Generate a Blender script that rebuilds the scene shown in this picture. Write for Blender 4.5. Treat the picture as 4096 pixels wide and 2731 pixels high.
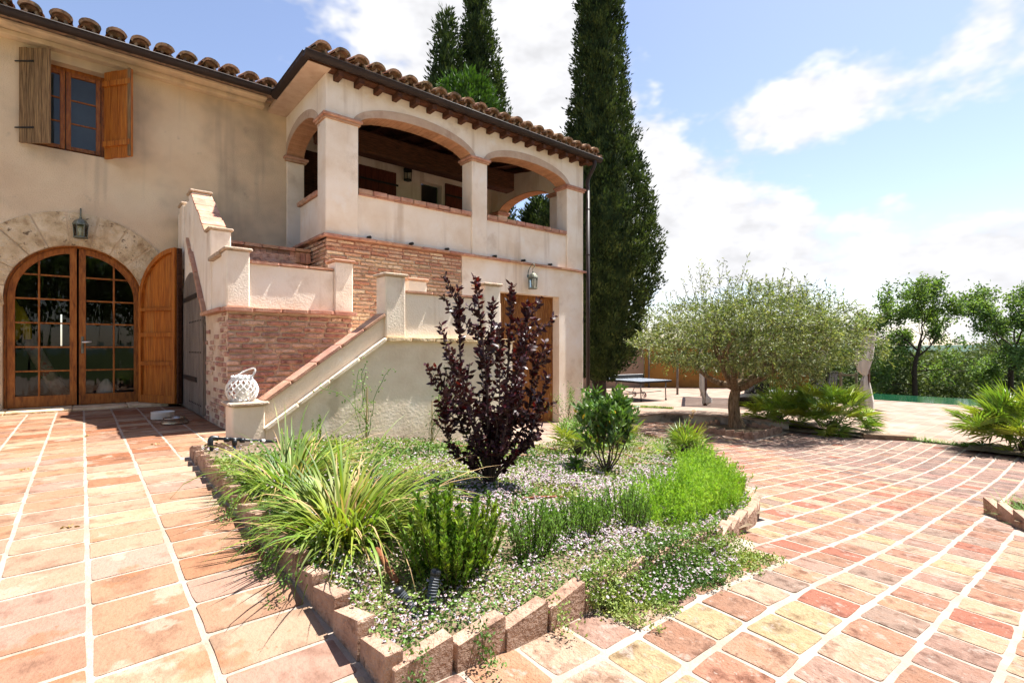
import bpy, math, random
import numpy as np
from mathutils import Vector, Matrix

# ------------------------------------------------------------------ camera, sky, sun, exposure
for o in list(bpy.data.objects): bpy.data.objects.remove(o)
scene = bpy.context.scene
COL = scene.collection
EYE = 0.85
YAW = math.atan2(1374, 1165)             # view direction measured from the facade direction (+X)
FW = (math.cos(YAW), math.sin(YAW)); RT = (math.sin(YAW), -math.cos(YAW))
cam_d = bpy.data.cameras.new('camera'); cam = bpy.data.objects.new('camera', cam_d); COL.objects.link(cam)
cam.location = (0, 0, EYE); cam.rotation_euler = (math.pi/2, 0, YAW - math.pi/2)
cam_d.sensor_width = 36; cam_d.lens = 17.83; cam_d.shift_y = 0.0068
cam_d.clip_start = 0.05; cam_d.clip_end = 20000
scene.camera = cam

SUN_EL, SUN_A = math.radians(66), math.radians(9)
sd = Vector((math.cos(SUN_EL)*math.cos(SUN_A), -math.cos(SUN_EL)*math.sin(SUN_A), math.sin(SUN_EL)))
sun_d = bpy.data.lights.new('sun', 'SUN'); sun_d.energy = 5.0; sun_d.angle = math.radians(0.53); sun_d.color = (1, .965, .91)
sun = bpy.data.objects.new('sun', sun_d); COL.objects.link(sun)
sun.rotation_euler = sd.to_track_quat('Z', 'Y').to_euler()

world = bpy.data.worlds.new('World'); scene.world = world; world.use_nodes = True
def build_world():
    nt = world.node_tree; N = nt.nodes; L = nt.links; N.clear()
    def math_(op, a, b=None, clamp=False):
        n = N.new('ShaderNodeMath'); n.operation = op; n.use_clamp = clamp
        for i, v in enumerate((a, b)):
            if v is None: continue
            if isinstance(v, (int, float)): n.inputs[i].default_value = v
            else: L.new(v, n.inputs[i])
        return n.outputs[0]
    tc = N.new('ShaderNodeTexCoord'); d = tc.outputs['Generated']
    def dot(vec):
        n = N.new('ShaderNodeVectorMath'); n.operation = 'DOT_PRODUCT'; L.new(d, n.inputs[0]); n.inputs[1].default_value = vec
        return n.outputs['Value']
    az = math_('ARCTAN2', dot((RT[0], RT[1], 0)), dot((FW[0], FW[1], 0)))
    el = math_('ARCSINE', dot((0, 0, 1)))
    def noise(scale, detail, rough, sz):
        m = N.new('ShaderNodeMapping'); m.inputs['Scale'].default_value = (1, 1, sz); m.inputs['Location'].default_value = (3.1, 1.7, .4)
        L.new(d, m.inputs['Vector'])
        n = N.new('ShaderNodeTexNoise'); n.inputs['Scale'].default_value = scale; n.inputs['Detail'].default_value = detail
        n.inputs['Roughness'].default_value = rough
        L.new(m.outputs[0], n.inputs['Vector']); return n.outputs['Fac']
    n1 = noise(3.6, 5, .6, 1.6); n2 = noise(12, 3, .6, 1.8)
    dens = math_('ADD', math_('MULTIPLY', math_('SUBTRACT', n1, .5), 2.5), math_('MULTIPLY', math_('SUBTRACT', n2, .5), 1.0))
    # cloud banks by azimuth, elevation and size (degrees)
    banks = [(-9, 33, 19, 8.5, .95), (1.5, 30.5, 7, 6.5, .8), (14, 18.5, 7, 10, .95), (30, 22.5, 5, 3.6, .9), (22, 13, 10, 3.5, .4),
             (34, 8.5, 26, 4.0, .42), (45, 24, 5, 8, .6), (-25, 24, 4, 4, .25), (20, 2.5, 40, 3, .3),
             (-40, 26, 17, 13, -.7), (22, 31, 9, 5.5, -.6), (36, 16.5, 10, 3.5, -.35), (41, 31, 9, 7, -.35), (-18, 26, 6, 4, -.2)]
    cv = N.new('ShaderNodeCombineXYZ'); L.new(az, cv.inputs[0]); L.new(el, cv.inputs[1])
    for a, e, ra, re, amp in banks:
        sx, sy = 1/math.radians(ra), 1/math.radians(re)
        v = N.new('ShaderNodeVectorMath'); v.operation = 'MULTIPLY_ADD'; L.new(cv.outputs[0], v.inputs[0])
        v.inputs[1].default_value = (sx, sy, 0); v.inputs[2].default_value = (-math.radians(a)*sx, -math.radians(e)*sy, 0)
        w = N.new('ShaderNodeVectorMath'); w.operation = 'DOT_PRODUCT'; L.new(v.outputs[0], w.inputs[0]); L.new(v.outputs[0], w.inputs[1])
        p = N.new('ShaderNodeMath'); p.operation = 'POWER'; p.inputs[0].default_value = .3679; L.new(w.outputs['Value'], p.inputs[1])
        q = N.new('ShaderNodeMath'); q.operation = 'MULTIPLY_ADD'; L.new(p.outputs[0], q.inputs[0]); q.inputs[1].default_value = amp; L.new(dens, q.inputs[2])
        dens = q.outputs[0]
    mr = N.new('ShaderNodeMapRange'); mr.interpolation_type = 'SMOOTHSTEP'
    mr.inputs['From Min'].default_value = .1; mr.inputs['From Max'].default_value = .58
    L.new(dens, mr.inputs['Value'])
    sky = N.new('ShaderNodeTexSky'); sky.sky_type = 'NISHITA'; sky.sun_disc = False
    sky.sun_elevation = SUN_EL; sky.sun_rotation = math.radians(90) + SUN_A
    sky.altitude = 100; sky.air_density = 1.0; sky.dust_density = .7; sky.ozone_density = 2.6
    mul = N.new('ShaderNodeMix'); mul.data_type = 'RGBA'; mul.blend_type = 'MIX'
    cl = N.new('ShaderNodeMapRange'); L.new(n2, cl.inputs['Value'])
    cl.inputs['From Min'].default_value = .3; cl.inputs['From Max'].default_value = .7
    cl.inputs['To Min'].default_value = 3.5; cl.inputs['To Max'].default_value = 4.9
    cc = N.new('ShaderNodeCombineColor'); L.new(cl.outputs[0], cc.inputs[0]); L.new(cl.outputs[0], cc.inputs[1])
    L.new(math_('MULTIPLY', cl.outputs[0], 1.03), cc.inputs[2])
    tn = N.new('ShaderNodeMix'); tn.data_type = 'RGBA'; tn.blend_type = 'MULTIPLY'; tn.inputs[0].default_value = 1; L.new(sky.outputs[0], tn.inputs[6]); tn.inputs[7].default_value = (1.12, .97, .93, 1)
    L.new(mr.outputs[0], mul.inputs[0]); L.new(tn.outputs[2], mul.inputs[6]); L.new(cc.outputs[0], mul.inputs[7])
    bg = N.new('ShaderNodeBackground'); bg.inputs['Strength'].default_value = .082
    L.new(mul.outputs[2], bg.inputs['Color'])
    out = N.new('ShaderNodeOutputWorld'); L.new(bg.outputs[0], out.inputs['Surface'])
build_world()
world.cycles.sampling_method = 'MANUAL'; world.cycles.sample_map_resolution = 256
vs = scene.view_settings; vs.view_transform = 'Standard'; vs.look = 'None'; vs.exposure = 1.55; vs.gamma = 1; vs.use_curve_mapping = False
cy = scene.cycles; cy.use_denoising = True; cy.max_bounces = 6; cy.diffuse_bounces = 3; cy.glossy_bounces = 2; cy.use_adaptive_sampling = True; cy.adaptive_threshold = .02
cy.transmission_bounces = 5; cy.transparent_max_bounces = 12; cy.sample_clamp_indirect = 6; cy.caustics_reflective = False; cy.caustics_refractive = False

# ------------------------------------------------------------------ helpers
rng = random.Random(7); nr = np.random.default_rng(7)
R = math.radians
def hx(h):
    h = h.lstrip('#'); c = [int(h[i:i+2], 16)/255 for i in (0, 2, 4)]
    return tuple(x/12.92 if x <= .04045 else ((x+.055)/1.055)**2.4 for x in c) + (1,)
WM = {}
def link(o, parent=None, **props):
    COL.objects.link(o)
    if parent is not None:
        o.parent = parent; o.matrix_parent_inverse = WM[parent.name].inverted()
    WM[o.name] = o.matrix_basis.copy()
    for k, v in props.items():
        if v is not None: o[k] = v
    return o
def thing(name, label, cat, loc=(0, 0, 0), group=None, rz=0):
    o = bpy.data.objects.new(name, None); o.empty_display_size = .2
    o.location = loc; o.rotation_euler = (0, 0, rz)
    return link(o, None, label=label, category=cat, group=group)
def mesh_arr(name, V, F, mat=None, smooth=False):
    V = np.asarray(V, np.float32); me = bpy.data.meshes.new(name)
    if isinstance(F, np.ndarray):
        n, k = F.shape
        me.vertices.add(len(V)); me.vertices.foreach_set('co', V.ravel())
        me.loops.add(n*k); me.loops.foreach_set('vertex_index', F.ravel().astype(np.int32))
        me.polygons.add(n); me.polygons.foreach_set('loop_start', np.arange(0, n*k, k, dtype=np.int32))
        try: me.polygons.foreach_set('loop_total', np.full(n, k, np.int32))
        except Exception: pass
        me.update(calc_edges=True); me.validate()
    else:
        me.from_pydata(V.tolist(), [], F); me.update()
    if smooth: me.polygons.foreach_set('use_smooth', np.ones(len(me.polygons), bool))
    if mat is not None: me.materials.append(mat)
    return me
def mo(name, me, parent=None, mw=None, **props):
    o = bpy.data.objects.new(name, me)
    if mw is not None: o.matrix_basis = mw
    return link(o, parent, **props)
class MB:
    def __init__(s): s.V = []; s.F = []
    def add(s, vs, fs):
        b = len(s.V); s.V += [tuple(v) for v in vs]; s.F += [tuple(i+b for i in f) for f in fs]; return s
    def box(s, x0, x1, y0, y1, z0, z1):
        return s.add([(x0,y0,z0),(x1,y0,z0),(x1,y1,z0),(x0,y1,z0),(x0,y0,z1),(x1,y0,z1),(x1,y1,z1),(x0,y1,z1)],
                     [(0,3,2,1),(4,5,6,7),(0,1,5,4),(1,2,6,5),(2,3,7,6),(3,0,4,7)])
    def cbox(s, x0, x1, y0, y1, z0, z1, c=.01):   # box with chamfered edges
        vs = []; fs = []; idx = {}
        X, Y, Z = (x0, x1), (y0, y1), (z0, z1)
        for i in (0, 1):
            for j in (0, 1):
                for k in (0, 1):
                    for ax in range(3):
                        sx, sy, sz = (c if i == 0 else -c), (c if j == 0 else -c), (c if k == 0 else -c)
                        p = [X[i]+sx, Y[j]+sy, Z[k]+sz]; p[ax] = (X, Y, Z)[ax][(i, j, k)[ax]]
                        idx[i,j,k,ax] = len(vs); vs.append(p)
        for ax in range(3):
            a, b = [q for q in range(3) if q != ax]
            for e in (0, 1):
                q = []
                for (m, n) in ((0,0),(1,0),(1,1),(0,1)):
                    t = [0,0,0]; t[ax] = e; t[a] = m; t[b] = n; q.append(idx[t[0],t[1],t[2],ax])
                fs.append(q)
            for m in (0, 1):
                for n in (0, 1):
                    t0 = [0,0,0]; t1 = [0,0,0]; t0[a] = t1[a] = m; t0[b] = t1[b] = n; t1[ax] = 1
                    fs.append([idx[(*t0, a)], idx[(*t1, a)], idx[(*t1, b)], idx[(*t0, b)]])
        for i in (0, 1):
            for j in (0, 1):
                for k in (0, 1): fs.append([idx[i,j,k,0], idx[i,j,k,1], idx[i,j,k,2]])
        return s.add(vs, fs)
    def extr(s, poly, O, A, B, Nv, t):           # 2D polygon (a,b) on axes A,B at O, thickness t along Nv
        O, A, B, Nv = map(Vector, (O, A, B, Nv)); n = len(poly)
        p0 = [O + A*a + B*b for a, b in poly]; p1 = [p + Nv*t for p in p0]
        return s.add(p0 + p1, [tuple(range(n))[::-1], tuple(range(n, 2*n))] + [(i, (i+1) % n, n+(i+1) % n, n+i) for i in range(n)])
    def tube(s, pts, r, n=8, caps=True):
        pts = [Vector(p) for p in pts]; m = len(pts); rs = r if isinstance(r, (list, tuple)) else [r]*m
        b = len(s.V); ref = None
        for i, p in enumerate(pts):
            t = (pts[min(i+1, m-1)] - pts[max(i-1, 0)])
            t = t.normalized() if t.length > 1e-9 else Vector((0, 0, 1))
            if ref is None:
                ref = t.orthogonal().normalized()
            ref = (ref - t*ref.dot(t)); ref = ref.normalized() if ref.length > 1e-6 else t.orthogonal().normalized()
            bi = t.cross(ref)
            for k in range(n):
                a = 2*math.pi*k/n; s.V.append(tuple(p + (ref*math.cos(a) + bi*math.sin(a))*rs[i]))
        for i in range(m-1):
            for k in range(n):
                s.F.append((b+i*n+k, b+i*n+(k+1) % n, b+(i+1)*n+(k+1) % n, b+(i+1)*n+k))
        if caps:
            s.F.append(tuple(range(b, b+n))[::-1]); s.F.append(tuple(range(b+(m-1)*n, b+m*n)))
        return s
    def lathe(s, prof, c=(0, 0, 0), n=20, closed=False):   # profile of (radius, z)
        b = len(s.V); m = len(prof)
        for r_, z in prof:
            for k in range(n):
                a = 2*math.pi*k/n; s.V.append((c[0]+r_*math.cos(a), c[1]+r_*math.sin(a), c[2]+z))
        for i in range(m-1):
            for k in range(n): s.F.append((b+i*n+k, b+i*n+(k+1) % n, b+(i+1)*n+(k+1) % n, b+(i+1)*n+k))
        s.F.append(tuple(range(b, b+n))[::-1]); s.F.append(tuple(range(b+(m-1)*n, b+m*n)))
        return s
    def strip(s, A, B):
        b = len(s.V); n = len(A); s.V += [tuple(p) for p in A] + [tuple(p) for p in B]
        s.F += [(b+i, b+i+1, b+n+i+1, b+n+i) for i in range(n-1)]; return s
    def mesh(s, name, mat=None, smooth=False): return mesh_arr(name, s.V, s.F, mat, smooth)
    def build(s, name, mat, parent=None, smooth=False, **props):
        return mo(name, s.mesh(name, mat, smooth), parent, **props)
def curve_pts(pts, n=8):                      # Catmull-Rom through points
    P = [Vector(p) for p in pts]; P = [P[0]*2-P[1]] + P + [P[-1]*2-P[-2]]; out = []
    for i in range(1, len(P)-2):
        for k in range(n):
            t = k/n; a, b, c, d = P[i-1:i+3]
            out.append(.5*((2*b)+(c-a)*t+(2*a-5*b+4*c-d)*t*t+(3*b-a-3*c+d)*t**3))
    out.append(P[-2]); return out

# ------------------------------------------------------------------ materials
def mat(name, cols, sc=6, rough=.85, bump=.0, bs=80, pal=None, rv=0., trans=0., metal=0., spec=.3, stretch=(1,1,1),
        spots=(), lo=.32, hi=.68, hue=0., bstretch=None, coat=0., detail=4, tcol=None, sat=1., streak=None, grid=None):
    m = bpy.data.materials.new(name); m.use_nodes = True
    nt = m.node_tree; N = nt.nodes; L = nt.links; N.clear()
    geo = N.new('ShaderNodeNewGeometry'); oi = N.new('ShaderNodeObjectInfo')
    mp = N.new('ShaderNodeMapping'); mp.inputs['Scale'].default_value = stretch; L.new(geo.outputs['Position'], mp.inputs['Vector'])
    def noise(scale, det=detail, src=None, rgh=.6):
        n = N.new('ShaderNodeTexNoise'); n.inputs['Scale'].default_value = scale; n.inputs['Detail'].default_value = det
        n.inputs['Roughness'].default_value = rgh; L.new((src or mp).outputs[0], n.inputs['Vector']); return n.outputs['Fac']
    def mrange(v, a, b, c=0., d=1., smooth=True):
        n = N.new('ShaderNodeMapRange'); n.interpolation_type = 'SMOOTHSTEP' if smooth else 'LINEAR'
        for k, x in zip(('From Min', 'From Max', 'To Min', 'To Max'), (a, b, c, d)): n.inputs[k].default_value = x
        L.new(v, n.inputs['Value']); return n.outputs[0]
    def mix(f, a, b, mode='MIX'):
        n = N.new('ShaderNodeMix'); n.data_type = 'RGBA'; n.blend_type = mode
        for i, v in ((0, f), (6, a), (7, b)):
            if isinstance(v, (int, float)): n.inputs[i].default_value = v
            elif isinstance(v, tuple): n.inputs[i].default_value = v
            else: L.new(v, n.inputs[i])
        return n.outputs[2]
    def ramp(v, cs, const=False, a=0., b=1.):
        n = N.new('ShaderNodeValToRGB'); cr = n.color_ramp
        if const: cr.interpolation = 'CONSTANT'
        k = len(cs)
        while len(cr.elements) < k: cr.elements.new(.5)
        for i, c in enumerate(cs):
            cr.elements[i].position = i/k if const else (a + (b-a)*i/max(1, k-1)); cr.elements[i].color = c
        L.new(v, n.inputs['Fac']); return n.outputs[0]
    ad = N.new('ShaderNodeMath'); ad.operation = 'MULTIPLY_ADD'; L.new(oi.outputs['Random'], ad.inputs[0]); ad.inputs[1].default_value = 7.31
    L.new(geo.outputs['Random Per Island'], ad.inputs[2])
    fr = N.new('ShaderNodeMath'); fr.operation = 'FRACT'; L.new(ad.outputs[0], fr.inputs[0]); rnd = fr.outputs[0]
    cs = [hx(c) if isinstance(c, str) else c for c in cols]
    if len(cs) == 1: cs = cs*2
    c = ramp(noise(sc), cs, False, lo, hi)
    if pal:
        p = ramp(rnd, [hx(x) for x in pal], True)
        c = mix(1., p, c, 'MULTIPLY')
    for col, s_, a, b, amt in spots:
        f = mrange(noise(s_), a, b, 0, amt); c = mix(f, c, hx(col))
    if grid:
        bt = N.new('ShaderNodeTexBrick'); bt.inputs['Scale'].default_value = 1; bt.inputs['Mortar Size'].default_value = grid[2]; bt.inputs['Brick Width'].default_value = grid[0]; bt.inputs['Row Height'].default_value = grid[1]
        L.new(geo.outputs['Position'], bt.inputs['Vector']); bt.inputs['Color1'].default_value = (1, 1, 1, 1); bt.inputs['Color2'].default_value = (.78, .74, .72, 1); bt.inputs['Mortar'].default_value = (1.12, 1.12, 1.1, 1)
        c = mix(1., c, bt.outputs['Color'], 'MULTIPLY')
    if streak:
        ms_ = N.new('ShaderNodeMapping'); ms_.inputs['Scale'].default_value = (1, 1, .09); L.new(geo.outputs['Position'], ms_.inputs['Vector'])
        c = mix(mrange(noise(streak[1], 3, ms_), streak[2], streak[3], 0, streak[4]), c, hx(streak[0]))
    if rv or hue or sat != 1:
        h = N.new('ShaderNodeHueSaturation'); L.new(c, h.inputs['Color']); h.inputs['Saturation'].default_value = sat
        if rv: L.new(mrange(rnd, 0, 1, 1-rv, 1+rv, False), h.inputs['Value'])
        if hue:
            m2 = N.new('ShaderNodeMath'); m2.operation = 'MULTIPLY'; L.new(rnd, m2.inputs[0]); m2.inputs[1].default_value = 5.7
            f2 = N.new('ShaderNodeMath'); f2.operation = 'FRACT'; L.new(m2.outputs[0], f2.inputs[0])
            L.new(mrange(f2.outputs[0], 0, 1, .5-hue, .5+hue, False), h.inputs['Hue'])
        c = h.outputs[0]
    p = N.new('ShaderNodeBsdfPrincipled'); L.new(c, p.inputs['Base Color'])
    p.inputs['Roughness'].default_value = rough; p.inputs['Metallic'].default_value = metal
    p.inputs['Specular IOR Level'].default_value = spec
    if coat: p.inputs['Coat Weight'].default_value = coat; p.inputs['Coat Roughness'].default_value = .25
    if bump:
        src = mp
        if bstretch:
            src = N.new('ShaderNodeMapping'); src.inputs['Scale'].default_value = bstretch; L.new(geo.outputs['Position'], src.inputs['Vector'])
        b = N.new('ShaderNodeBump'); b.inputs['Strength'].default_value = bump; b.inputs['Distance'].default_value = .02
        L.new(noise(bs, 3, src), b.inputs['Height']); L.new(b.outputs[0], p.inputs['Normal'])
    sh = p.outputs[0]
    if trans:
        t = N.new('ShaderNodeBsdfTranslucent'); L.new(mix(1., c, hx(tcol) if tcol else (1.25, 1.35, .55, 1), 'MULTIPLY'), t.inputs['Color'])
        ms = N.new('ShaderNodeMixShader'); ms.inputs[0].default_value = trans
        L.new(sh, ms.inputs[1]); L.new(t.outputs[0], ms.inputs[2]); sh = ms.outputs[0]
    o = N.new('ShaderNodeOutputMaterial'); L.new(sh, o.inputs['Surface'])
    return m
def glass_mat(name, tint=(.9, .93, .92, 1), ior=1.5):
    m = bpy.data.materials.new(name); m.use_nodes = True; nt = m.node_tree; N = nt.nodes; L = nt.links; N.clear()
    t = N.new('ShaderNodeBsdfTransparent'); t.inputs[0].default_value = tint
    g = N.new('ShaderNodeBsdfGlossy'); g.inputs['Roughness'].default_value = .015
    fz = N.new('ShaderNodeFresnel'); fz.inputs[0].default_value = ior
    ms = N.new('ShaderNodeMixShader'); L.new(fz.outputs[0], ms.inputs[0]); L.new(t.outputs[0], ms.inputs[1]); L.new(g.outputs[0], ms.inputs[2])
    o = N.new('ShaderNodeOutputMaterial'); L.new(ms.outputs[0], o.inputs[0]); return m

MT = {}
def setup_materials():
    T = MT
    T['stucco'] = mat('stucco', ['#e2cdb4', '#ecdcc8', '#f1e5d6'], 1.6, .92, .35, 55, spots=[('#c9b29a', 2.3, .56, .75, .6), ('#f0e8de', 3.1, .6, .72, .5)], streak=('#bfa68c', 3.2, .56, .72, .6))
    T['stucco_main'] = mat('stucco_main', ['#d0b493', '#dcc2a0', '#e3cdac'], .9, .95, .45, 60,
                           spots=[('#a8967f', .7, .44, .68, .8), ('#d8c2a2', 1.7, .58, .75, .6), ('#9a8878', 4.5, .64, .8, .5)], streak=('#9c8a78', 3., .56, .72, .45))
    T['stucco_worn'] = mat('stucco_worn', ['#dcc6ab', '#e8d5bc', '#eedfca'], 2.2, .95, .2, 34, spots=[('#c2ad95', 1.6, .52, .72, .6), ('#b09c86', 5, .62, .78, .45)], streak=('#b5a189', 3., .58, .72, .45))
    T['stucco_pale'] = mat('stucco_pale', ['#cfc3b2', '#ddd3c4'], 3, .95, .3, 60)
    BP = ['#cda88e', '#c69a80', '#d4b496', '#bb866e', '#d0ac92', '#d8bc9f', '#b58570', '#cba084', '#bd9a84', '#dcc5aa']
    T['brick'] = mat('brick', ['#b5a89c', '#ffffff', '#f0dccc'], 14, .95, .9, 45, pal=BP, rv=.1, spots=[('#cdb69c', 9, .56, .72, .65), ('#6e5444', 17, .66, .8, .5)])
    T['brick_red'] = mat('brick_red', ['#b5a69c', '#f4e8e0', '#ffffff'], 16, .95, 1., 40, pal=['#bd9a8c', '#c6a494', '#b58c7e', '#cdb0a0', '#bd9486', '#d2bba8', '#a98478'], rv=.12,
                         spots=[('#c9ab8f', 10, .54, .7, .8), ('#5d4238', 15, .68, .8, .5)])
    T['mortar'] = mat('mortar', ['#c0a68c', '#cfb79d', '#d9c5ae'], 5, .97, .7, 50)
    T['terracotta'] = mat('terracotta', ['#a2735e', '#b1856e', '#be967e'], 9, .9, .4, 60, rv=.14, hue=.012, spots=[('#d4b092', 12, .6, .75, .6), ('#6d4e3c', 8, .66, .8, .5)])
    T['capstone'] = mat('capstone', ['#a38d78', '#b6a08a', '#c4b09c'], 12, .95, .8, 45, spots=[('#5f5142', 18, .55, .7, .7)])
    T['archband'] = mat('archband', ['#b89c86', '#c7ae98'], 5, .95, .4, 60, spots=[('#9b7a66', 3, .55, .75, .6)])
    T['soffit'] = mat('soffit', ['#ab7c5c', '#bb8e6c'], 10, .92, .4, 60, rv=.1)
    T['stone'] = mat('stone', ['#a88a66', '#d2b892', '#e2cdac'], 5, .95, 1., 26, rv=.07, spots=[('#57412c', 14, .60, .70, .85), ('#e0cdb0', 6, .6, .75, .5)])
    T['stone_joint'] = mat('stone_joint', ['#cbb08c', '#d8c0a0'], 6, .95, .4, 50)
    T['wood_orange'] = mat('wood_orange', ['#7d3f10', '#a85f1f', '#bd7429'], 5, .55, .25, 30, stretch=(9, 9, .55), spots=[('#b98445', 1.1, .54, .72, .45), ('#4a210a', 2.2, .66, .75, .8)], rv=.14, coat=.1)
    T['wood_frame'] = mat('wood_frame', ['#6e3a12', '#96551c', '#a8682a'], 6, .5, .2, 30, stretch=(6, 6, 1.2), rv=.06, coat=.2)
    T['wood_grey'] = mat('wood_grey', ['#4a3826', '#836648', '#a3835a'], 6, .9, .6, 14, stretch=(14, 14, .6), rv=.12, spots=[('#2a221b', 3, .6, .72, .7)])
    T['wood_old'] = mat('wood_old', ['#4a3f36', '#7d7166', '#93877a'], 6, .92, .7, 14, stretch=(14, 14, .5), rv=.1)
    T['wood_garage'] = mat('wood_garage', ['#5a3417', '#7d4d22', '#94622e'], 6, .8, .5, 12, stretch=(12, 12, .6), rv=.1, spots=[('#c2965a', 7, .57, .64, .75), ('#35200f', 3, .62, .75, .6)])
    T['wood_dark'] = mat('wood_dark', ['#2a160c', '#4a2a18', '#5e3822'], 6, .8, .4, 14, stretch=(1, 10, 10), rv=.08)
    T['wood_door_red'] = mat('wood_door_red', ['#4b2115', '#6b3322'], 6, .75, .3, 14, stretch=(10, 10, .6), rv=.06)
    T['gutter'] = mat('gutter', ['#241a18', '#322622'], 5, .55, .0, 30, spec=.3)
    T['roof_tile'] = mat('roof_tile', ['#5d4c3d', '#9b7a5f', '#b08e70'], 12, .95, .8, 40, rv=.16, hue=.012, spots=[('#4a4a3a', 8, .52, .68, .75), ('#c7b59c', 15, .64, .75, .6)])
    T['iron'] = mat('iron', ['#1c1a18', '#2d2926'], 20, .6, .2, 40)
    T['lamp_metal'] = mat('lamp_metal', ['#5d5f52', '#8b8c7c'], 18, .55, .2, 40, metal=.5)
    T['steel'] = mat('steel', ['#9a9690', '#b8b4ad'], 10, .25, 0, metal=1.)
    T['enamel'] = mat('enamel', ['#d6d0c6', '#e0dad0'], 14, .5, .1, 40)
    T['white'] = mat('white', ['#d9d7d3', '#e4e2de'], 20, .7, .15, 60, rv=.05)
    T['candle'] = mat('candle', ['#d9d3c4', '#e2dccd'], 10, .6)
    T['glass'] = glass_mat('glass'); T['lamp_glass'] = glass_mat('lamp_glass', (.82, .85, .8, 1))
    T['black_plastic'] = mat('black_plastic', ['#121417', '#1c1f23'], 12, .4, .05, 40, spec=.5)
    T['blue_pipe'] = mat('blue_pipe', ['#27384f', '#34486a'], 12, .4)
    T['grey_plastic'] = mat('grey_plastic', ['#3b3f44', '#4d5258'], 14, .5)
    T['rust'] = mat('rust', ['#6d4028', '#8a5535'], 20, .8, .4, 40)
    T['hose'] = mat('hose', ['#6b4630', '#84593f'], 14, .6)
    TP = ['#987d6a', '#957660', '#9c8570', '#967a6c', '#9a836f', '#90694e', '#a08c76', '#967c69', '#9b826c', '#a2907a', '#94735c', '#987f72']
    TS = [('#85532f', 3.1, .61, .66, .5), ('#9c8c7a', 5, .58, .66, .6), ('#755338', 40, .62, .72, .6), ('#64492f', 1.3, .60, .76, .16)]
    T['tile'] = mat('tile', ['#cabdb3', '#f4ece6', '#ece2d9'], 7, .82, .45, 60, pal=TP, rv=.06, spots=TS)
    T['tile_red'] = mat('tile_red', ['#b5a79d', '#f4ece6', '#e6dacf'], 7, .82, .45, 60, pal=['#916c52', '#8a6046', '#98775c', '#8f6e5a', '#9c8068', '#86583c', '#937258', '#a08a72'], rv=.08, spots=TS)
    DP = ['#8c6552', '#876a5c', '#94725c', '#85634f', '#977e69', '#968262', '#8e6853', '#806a5c', '#988068', '#865341', '#947662', '#886c5e', '#917058', '#8d6450', '#987f6b']
    T['paver'] = mat('paver', ['#b3a49b', '#ffffff', '#f4e6dc'], 12, .88, .8, 70, pal=DP, rv=.07,
                     spots=[('#94857a', 14, .57, .67, .65), ('#988a7e', 60, .60, .7, .6), ('#543626', 38, .62, .72, .6), ('#64503f', 1.2, .60, .76, .3)])
    T['paver_brown'] = mat('paver_brown', ['#b3a49b', '#ffffff', '#f4e6dc'], 9, .9, .6, 55, pal=['#7d665b', '#745d54', '#856c60', '#6c5850', '#8a7264', '#785f54', '#8c7868', '#7d6056'], rv=.1, spots=[('#9c8c80', 11, .62, .72, .5), ('#523f36', 20, .62, .74, .5)])
    T['grout'] = mat('grout', ['#8f8072', '#9c8c7e', '#a69688'], 5, .95, .5, 60, spots=[('#857260', 3, .54, .72, .5), ('#75634f', 9, .62, .74, .35)])
    T['terrace'] = mat('terrace', ['#857061', '#907b6c', '#9a8778'], 1.2, .9, .15, 40, spots=[('#86654f', 2.5, .56, .72, .5)], grid=(.42, .28, .012))
    T['edging'] = mat('edging', ['#8a6c5a', '#a38470', '#b09480'], 11, .95, .9, 55, rv=.1, spots=[('#5a4133', 9, .56, .7, .6), ('#a58a78', 15, .6, .7, .5), ('#46362c', 32, .62, .7, .6)])
    T['soil'] = mat('soil', ['#5f503a', '#736350', '#82725c'], 6, .97, .9, 40, spots=[('#5d4a35', 11, .55, .7, .6)])
    T['ground'] = mat('ground', ['#3a452c', '#465034', '#525a3a'], .05, .97, spec=0.)
    T['concrete'] = mat('concrete', ['#7d766b', '#a29a8c', '#b3ab9d'], 3, .95, .4, 40, spots=[('#3f3b34', 2.2, .52, .66, .85)])
    T['kerb'] = mat('kerb', ['#6b5a48', '#8a7660'], 6, .95, .5, 40)
    T['orange_wall'] = mat('orange_wall', ['#85592a', '#94682f', '#a2773c'], .8, .9, .2, 30, spots=[('#7a4e24', 1.6, .56, .74, .6)])
    T['beige_wall'] = mat('beige_wall', ['#8a735f', '#957e69'], .9, .9, .2, 30)
    T['post'] = mat('post', ['#5d5650', '#756d66'], 8, .7)
    T['table_top'] = mat('table_top', ['#5d6670', '#6a737d'], 8, .5)
    T['table_leg'] = mat('table_leg', ['#6d6a66', '#8a8681'], 8, .4, metal=.6)
    T['rubber'] = mat('rubber', ['#151413', '#201e1c'], 10, .7)
    T['red'] = mat('red', ['#8e1a12', '#a52117'], 10, .4)
    T['net'] = mat('net', ['#4d4a47', '#5b5753'], 10, .9)
    T['curtain'] = mat('curtain', ['#ddd6cb', '#e6e0d6'], 4, .9, .1, 40, trans=.35, tcol='#ffffff')
    T['rattan'] = mat('rattan', ['#17120f', '#2a211b'], 30, .6, .5, 60)
    T['cloth_white'] = mat('cloth_white', ['#c9c3ba', '#d6d0c7'], 4, .9, .1, 40, trans=.3, tcol='#ffffff')
    T['canopy'] = mat('canopy', ['#6d5b46', '#8a7559'], 8, .9, rv=.15)
    T['yellow'] = mat('yellow', ['#a8960f', '#bda81a'], 5, .7)
    T['rug'] = mat('rug', ['#6d5f55', '#8a7d72'], 12, .95, .3, 60, spots=[('#7d2f2a', 7, .6, .64, .9)])
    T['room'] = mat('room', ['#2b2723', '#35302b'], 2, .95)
    T['reflection_blue'] = mat('reflection_blue', ['#5d656e', '#6a727b'], 2, .8)
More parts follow.
